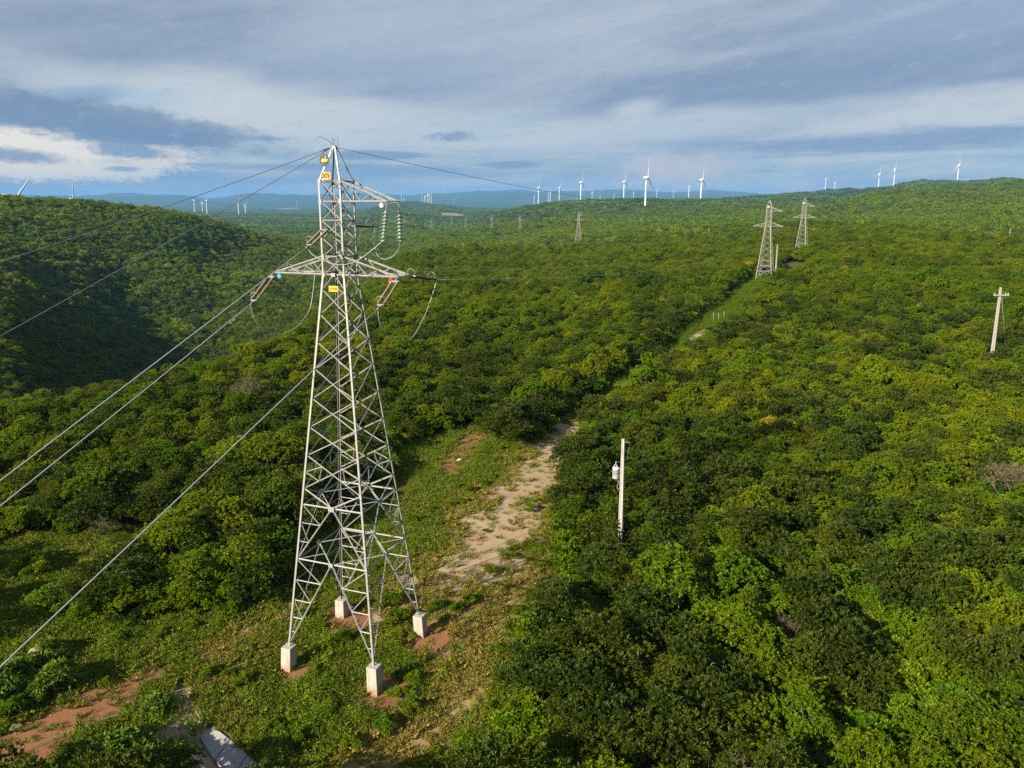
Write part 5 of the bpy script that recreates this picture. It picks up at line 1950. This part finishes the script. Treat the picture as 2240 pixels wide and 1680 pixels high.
for x, y, s, t in SH:
    p = ground_pt(x, y)
    HX.append((p[0], p[1], KEYS.index('leafy'), s * 0.66, min(1, t + 0.15)))
for x, y, s, t in ((47, 1485, 1.0, .5), (110, 1445, .9, .7), (117, 1515, 1.1, .4), (20, 1520, 1.1, .3), (342, 1562, .7, .5), (165, 1690, 0.9, .4), (215, 1690, 1.0, .6), (275, 1670, 1.1, .3), (340, 1690, 1.0, .5), (300, 1640, .8, .4)):
    p = ground_pt(x, y)
    HX.append((p[0], p[1], KEYS.index('castor'), s, t))
HX = np.array(HX)
# wild trees keep clear of the hand-placed ones
bigh = HX[HX[:, 3] * np.array([KINDS[k]['R'] for k in KEYS])[HX[:, 2].astype(int)] > 1.2]
dm = np.min(np.hypot(A1[:, 0, None] - bigh[None, :, 0], A1[:, 1, None] - bigh[None, :, 1]), axis=1)
A1 = A1[dm > 1.9]
for arr in (A1, A2, A3, A4):
    z = height(arr[:, 0], arr[:, 1])

# the ones that show largest become trees of their own, the rest one woodland
wild = np.concatenate([A1, A2, A3])
wz = height(wild[:, 0], wild[:, 1])
px, dep = project(np.stack([wild[:, 0], wild[:, 1], wz + 2.2], 1))
wR = np.array([KINDS[k]['R'] for k in KEYS])[wild[:, 2].astype(int)] * wild[:, 3]
inv = (px[:, 0] > -40) & (px[:, 0] < 2280) & (px[:, 1] < 1740) & (dep > 5)
score = np.where(inv, wR / np.maximum(dep, 1), 0)
N_OWN = 296 - int((HX[:, 2] < 7).sum())
own = np.argsort(-score)[:N_OWN]
ownm = np.zeros(len(wild), bool)
ownm[own] = True
OWN = np.concatenate([HX, wild[ownm]])
rest = wild[~ownm]
rest = np.concatenate([rest, A4])
rest = rest[patch_value(rest[:, 0], rest[:, 1]) < 0.35]

# --- landmarks for telling plants apart
LM = {'the transformer pole': gp(1356, 1190), 'the crossarm pole': gp(2168, 775), 'the front tower footing': gp(825, 1510), 'the rear tower footing': gp(746, 1350), 'the near track end': gp(985, 1290),
      'the sandy track bend': gp(1154, 1054), 'the far track mouth': gp(1285, 895), 'the tan boulder': gp(80, 1430), 'the concrete drain slabs': gp(500, 1640),
      'the pale broken stone': gp(1100, 1646), 'the second pylon': tuple(TOWERS[0][0][:2]), 'the yellow-flowering tree': gp(1695, 985), 'the grey half-bare tree': gp(555, 915),
      'the red earth patch': gp(1004, 1011), 'the open grassy slope': gp(180, 1230), 'the fence posts': gp(1570, 704)}
desc = []
for row in OWN:
    K = KINDS[KEYS[int(row[2])]]
    w = K['words'][0 if row[4] < 0.36 else 1 if row[4] < 0.66 else 2]
    sz = '' if KEYS[int(row[2])] in ('yellow', 'castor', 'leafy') else ('small ' if row[3] < 0.82 else 'large ' if row[3] > 1.08 else '')
    desc.append((sz + (w + ' ' if w not in K['noun'] else '') + K['noun']))
desc = np.array(desc)
NAMES = {'bushy': 'scrub_tree', 'round': 'scrub_tree', 'dark': 'scrub_tree', 'olive': 'thorn_tree', 'yellow': 'flowering_tree', 'brown': 'bare_tree', 'shrub': 'shrub', 'leafy': 'shrub', 'castor': 'castor_bean_bush'}
GROUPS = {'scrub_tree': 'trees of the dry scrub wood', 'thorn_tree': 'feathery thorn trees in the scrub', 'flowering_tree': 'yellow-flowering trees', 'bare_tree': 'half-bare trees in the scrub', 'shrub': 'shrubs around the clearing', 'castor_bean_bush': 'castor bean bushes by the red track'}
rank = {}
for nm, (lx, ly) in LM.items():
    dd = np.hypot(OWN[:, 0] - lx, OWN[:, 1] - ly)
    for ds in set(desc):
        ix = np.where(desc == ds)[0]
        for k_, i in enumerate(ix[np.argsort(dd[ix])]):
            rank.setdefault(i, []).append((k_ + 1, dd[i], nm))
PROTO = {}
for i, row in enumerate(OWN):
    key = KEYS[int(row[2])]
    K = KINDS[key]
    vi = int(rng.integers(len(K['var'])))
    k_, _, nm = min(rank[i], key=lambda q: (q[0], q[1]))
    lab = f"{desc[i]}, {'closest' if k_ == 1 else ordinal(k_) + ' closest'} such {'bush' if 'bush' in K['noun'].split() else 'shrub' if 'shrub' in K['noun'] else 'tree'} to {nm}"
    if i == 0:
        lab = 'large tree with yellow flowers all over its crown, alone in the green scrub'
    elif i == 3:
        lab = 'grey half-bare tree with spreading twigs, on the slope beside the near conductors'
    loc = (row[0], row[1], float(height(row[0], row[1])) - 0.05)
    rz = float(rng.uniform(0, 6.283))
    if (key, vi) not in PROTO:
        t = thing(NAMES[key], lab, 'bush' if NAMES[key] in ('shrub', 'castor_bean_bush') else 'tree', loc, rz, GROUPS[NAMES[key]])
        link_mesh('trunk' if key not in ('leafy', 'castor', 'shrub') else 'stems', K['var'][vi][1], t)
        link_mesh('crown' if key not in ('leafy', 'castor', 'shrub') else 'foliage', K['var'][vi][0], t)
        PROTO[(key, vi)] = t
    else:
        t = copy_tree(PROTO[(key, vi)])
        t['label'] = lab
        t.location = loc
        t.rotation_euler = (0, 0, rz)
    sq = rng.uniform(0.88, 1.14)
    t.scale = (row[3] * sq, row[3] / sq, row[3] * rng.uniform(0.72, 1.05))
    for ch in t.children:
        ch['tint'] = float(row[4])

# --- the woodland
full, low = [], []
FIRST = {}
order = []
for key in KEYS:
    FIRST[key] = (len(order), len(KINDS[key]['var']))
    order += [v[0] for v in KINDS[key]['var']]
wc = proto_collection('woodland_kinds', order)
lows = []
LOWF = {}
for key, mk in (('bushy', 'bushy'), ('round', 'round'), ('dark', 'dark'), ('olive', 'olive'), ('yellow', 'yellow'), ('brown', 'brown'), ('shrub', 'olive')):
    LOWF[key] = len(lows)
    lows += [low_crown(f'{key}_low', MT[mk], 40 + len(lows) + j, KINDS[key]['R'] * 1.08, KINDS[key]['H'] * 0.95, 150, 0.78) for j in range(2)]
lc = proto_collection('woodland_far_kinds', lows)
rr = np.hypot(rest[:, 0], rest[:, 1])
kdi = rest[:, 2].astype(int)
hi_ = rr < rng.uniform(420, 700, len(rr))
rz_ = height(rest[:, 0], rest[:, 1])
P3 = np.stack([rest[:, 0], rest[:, 1], rz_ - 0.05], 1)
pick_hi = np.array([FIRST[KEYS[k]][0] + int(rng.integers(FIRST[KEYS[k]][1])) for k in kdi])
pick_lo = np.array([LOWF[KEYS[k]] + int(rng.integers(2)) for k in kdi])
rot_ = rng.uniform(0, 6.283, len(rest))
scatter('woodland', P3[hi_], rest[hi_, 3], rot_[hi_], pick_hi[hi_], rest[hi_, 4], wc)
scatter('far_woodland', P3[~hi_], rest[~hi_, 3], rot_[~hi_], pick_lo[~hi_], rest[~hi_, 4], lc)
# low growth filling the gaps of the wood near by
x, y = jitter(18, 150, 1.1, -0.74, 0.74)
k = open_dist(x, y) > 0.2
x, y = x[k], y[k]
n = len(x)
ug = proto_collection('undergrowth_kinds', [v[0] for v in KINDS['leafy']['var']] + [v[0] for v in KINDS['shrub']['var']])
scatter('undergrowth', np.stack([x, y, height(x, y)], 1), rng.uniform(0.8, 1.8, n), rng.uniform(0, 6.28, n), rng.integers(0, 3, n) + 3 * (rng.random(n) < 0.15), np.clip(rng.normal(0.5, 0.25, n), 0, 1), ug)
# wooded hills farther off: patches of crowns
cl = proto_collection('forest_patches', [clump_mesh(f'patch_{m_}{j}', MT[m_], 300 + j, 26, 9.5, 2.7, 5.0, 34, 1.9) for j, m_ in enumerate(('dark', 'round', 'dark', 'shrub', 'dark'))])  # mostly dark leaves, tinted low below: cloud shade put into the forest's colour
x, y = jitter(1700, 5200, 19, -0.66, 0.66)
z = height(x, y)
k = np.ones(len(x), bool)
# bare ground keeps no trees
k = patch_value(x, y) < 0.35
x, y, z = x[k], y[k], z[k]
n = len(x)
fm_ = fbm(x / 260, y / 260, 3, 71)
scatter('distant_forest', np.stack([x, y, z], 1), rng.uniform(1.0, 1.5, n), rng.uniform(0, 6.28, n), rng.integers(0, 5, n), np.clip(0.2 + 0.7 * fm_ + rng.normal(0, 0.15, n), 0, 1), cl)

# ------------------------------------------------------------------ grass and weeds of the clearing
def tuft(name, seed, blades, h, spread_):
    r_ = np.random.default_rng(seed)
    a = r_.uniform(0, 6.283, blades)
    q = spread_ * np.sqrt(r_.random(blades))
    b = np.stack([q * np.cos(a), q * np.sin(a), np.zeros(blades)], 1)
    d = np.stack([np.cos(a) * 0.45, np.sin(a) * 0.45, np.ones(blades)], 1) + r_.normal(0, 0.25, (blades, 3))
    sz = h * r_.uniform(0.5, 1.2, blades)
    me_ = leaf_mesh(name, b, d, sz, np.full(blades, 0.022) * r_.uniform(0.7, 1.4, blades), MT['grass'], r_, 0.1, 0.28)
    set_leaf(me_, r_.random(blades))
    return me_


def weed(name, seed, stems, h, ll, matk='weed'):
    r_ = np.random.default_rng(seed)
    B, D, S = [], [], []
    for _ in range(stems):
        a = r_.uniform(0, 6.283)
        t = np.array([math.cos(a), math.sin(a), 0]) * r_.uniform(0.02, 0.3)
        top = t * r_.uniform(1.2, 2.2) + np.array([0, 0, h * r_.uniform(0.5, 1.1)])
        for i in range(9):
            f = (i + 0.8) / 9
            aa = r_.uniform(0, 6.283)
            B.append(t + (top - t) * f)
            D.append([math.cos(aa), math.sin(aa), r_.uniform(0.1, 0.7)])
            S.append(ll * r_.uniform(0.7, 1.2) * (1.1 - 0.45 * f))
    S = np.array(S)
    me_ = leaf_mesh(name, np.array(B), np.array(D), S, S * 0.5, MT[matk], r_, 0.2, 0.25)
    set_leaf(me_, r_.random(len(S)))
    return me_


gc = proto_collection('grass_kinds', [tuft(f'tuft_{i}', 500 + i, 46, h, 0.20) for i, h in enumerate((0.22, 0.32, 0.42))])
wcx = proto_collection('weed_kinds', [weed(f'weed_{i}', 600 + i, s, h, l) for i, (s, h, l) in enumerate(((14, 0.42, 0.11), (18, 0.32, 0.095), (11, 0.68, 0.12), (20, 0.26, 0.09)))])


def cover(step, r1, a=0.8):
    x, y = jitter(16, r1, step, -a, a)
    pxx, dp_ = project(np.stack([x, y, height(x, y)], 1))
    d = np.minimum(np.minimum(poly_dist(x, y, CLEAR), poly_dist(x, y, OPEN)), seg_dist(x, y, PATH))
    k = (d < 0.9) & (poly_dist(x, y, CONC) > -0.05) & (pxx[:, 0] > -150) & (pxx[:, 0] < 2390) & (pxx[:, 1] < 1850)
    return x[k], y[k]


x, y = cover(0.23, 100)
s, r_, d = masks(x, y)
nn = fbm(x / 2.2, y / 2.2, 3, 81)
u = rng.random(len(x))
k = u < (0.92 - 0.3 * nn) * (1 - 0.86 * sstep(s, 0.15, 0.8)) * (1 - 0.92 * sstep(r_, 0.1, 0.7)) * (1 - 0.62 * d)
x, y, d, nn = x[k], y[k], d[k], nn[k]
n = len(x)
scatter('grass', np.stack([x, y, height(x, y) - 0.02], 1), rng.uniform(0.7, 1.35, n), rng.uniform(0, 6.28, n), rng.integers(0, 3, n), np.clip(0.18 - 0.12 * (poly_dist(x, y, OPEN) < 0) + 0.85 * d + 0.35 * nn + rng.normal(0, 0.15, n), 0, 1), gc)
# loose stones on the bare soil
def stone(name, seed):
    bm = bmesh.new()
    bmesh.ops.create_icosphere(bm, subdivisions=1, radius=1.0)
    q = random.Random(seed)
    for v in bm.verts:
        v.co *= q.uniform(0.7, 1.15)
        v.co.z *= 0.6
    m_ = bpy.data.meshes.new(name)
    bm.to_mesh(m_)
    bm.free()
    m_.materials.append(MT['rock'])
    return m_


sc_ = proto_collection('stone_kinds', [stone(f'stone_{i}', i) for i in range(4)])
x, y = cover(0.35, 75)
s, r_, d = masks(x, y)
k = rng.random(len(x)) < 0.16 * np.maximum(s, np.maximum(r_, 0.35 * d))
x, y = x[k], y[k]
n = len(x)
scatter('gravel', np.stack([x, y, height(x, y)], 1), 0.018 + 0.075 * rng.random(n) ** 4, rng.uniform(0, 6.28, n), rng.integers(0, 4, n), rng.random(n), sc_)
# the open strip along the line of pylons
x, y = jitter(100, 215, 0.62, -0.2, 0.6)
k = seg_dist(x, y, PATH) < 0.6
x, y = x[k], y[k]
s, _, d = masks(x, y)
k = rng.random(len(x)) < 0.9 * (1 - 0.95 * sstep(s, 0.15, 0.7))
x, y = x[k], y[k]
n = len(x)
scatter('verge_weeds', np.stack([x, y, height(x, y) - 0.02], 1), rng.uniform(0.7, 2.0, n), rng.uniform(0, 6.28, n), rng.integers(0, 4, n), np.clip(rng.normal(0.45, 0.25, n), 0, 1), wcx)
x, y = cover(0.42, 100)
s, r_, d = masks(x, y)
nn = fbm(x / 1.7, y / 1.7, 3, 82)
n2 = fbm(x / 7, y / 7, 2, 83)
u = rng.random(len(x))
k = u < np.clip(0.50 + 1.2 * nn + 0.7 * n2, 0, 1) * (1 - 0.74 * sstep(s, 0.2, 0.8)) * (1 - 0.88 * sstep(r_, 0.1, 0.7)) * (1 - 0.9 * d)
x, y, nn = x[k], y[k], nn[k]
n = len(x)
scatter('weeds', np.stack([x, y, height(x, y) - 0.02], 1), rng.uniform(0.55, 1.35, n) * (1 + 0.5 * nn), rng.uniform(0, 6.28, n), rng.integers(0, 4, n), np.clip(0.42 + 0.6 * nn + rng.normal(0, 0.2, n), 0, 1), wcx)
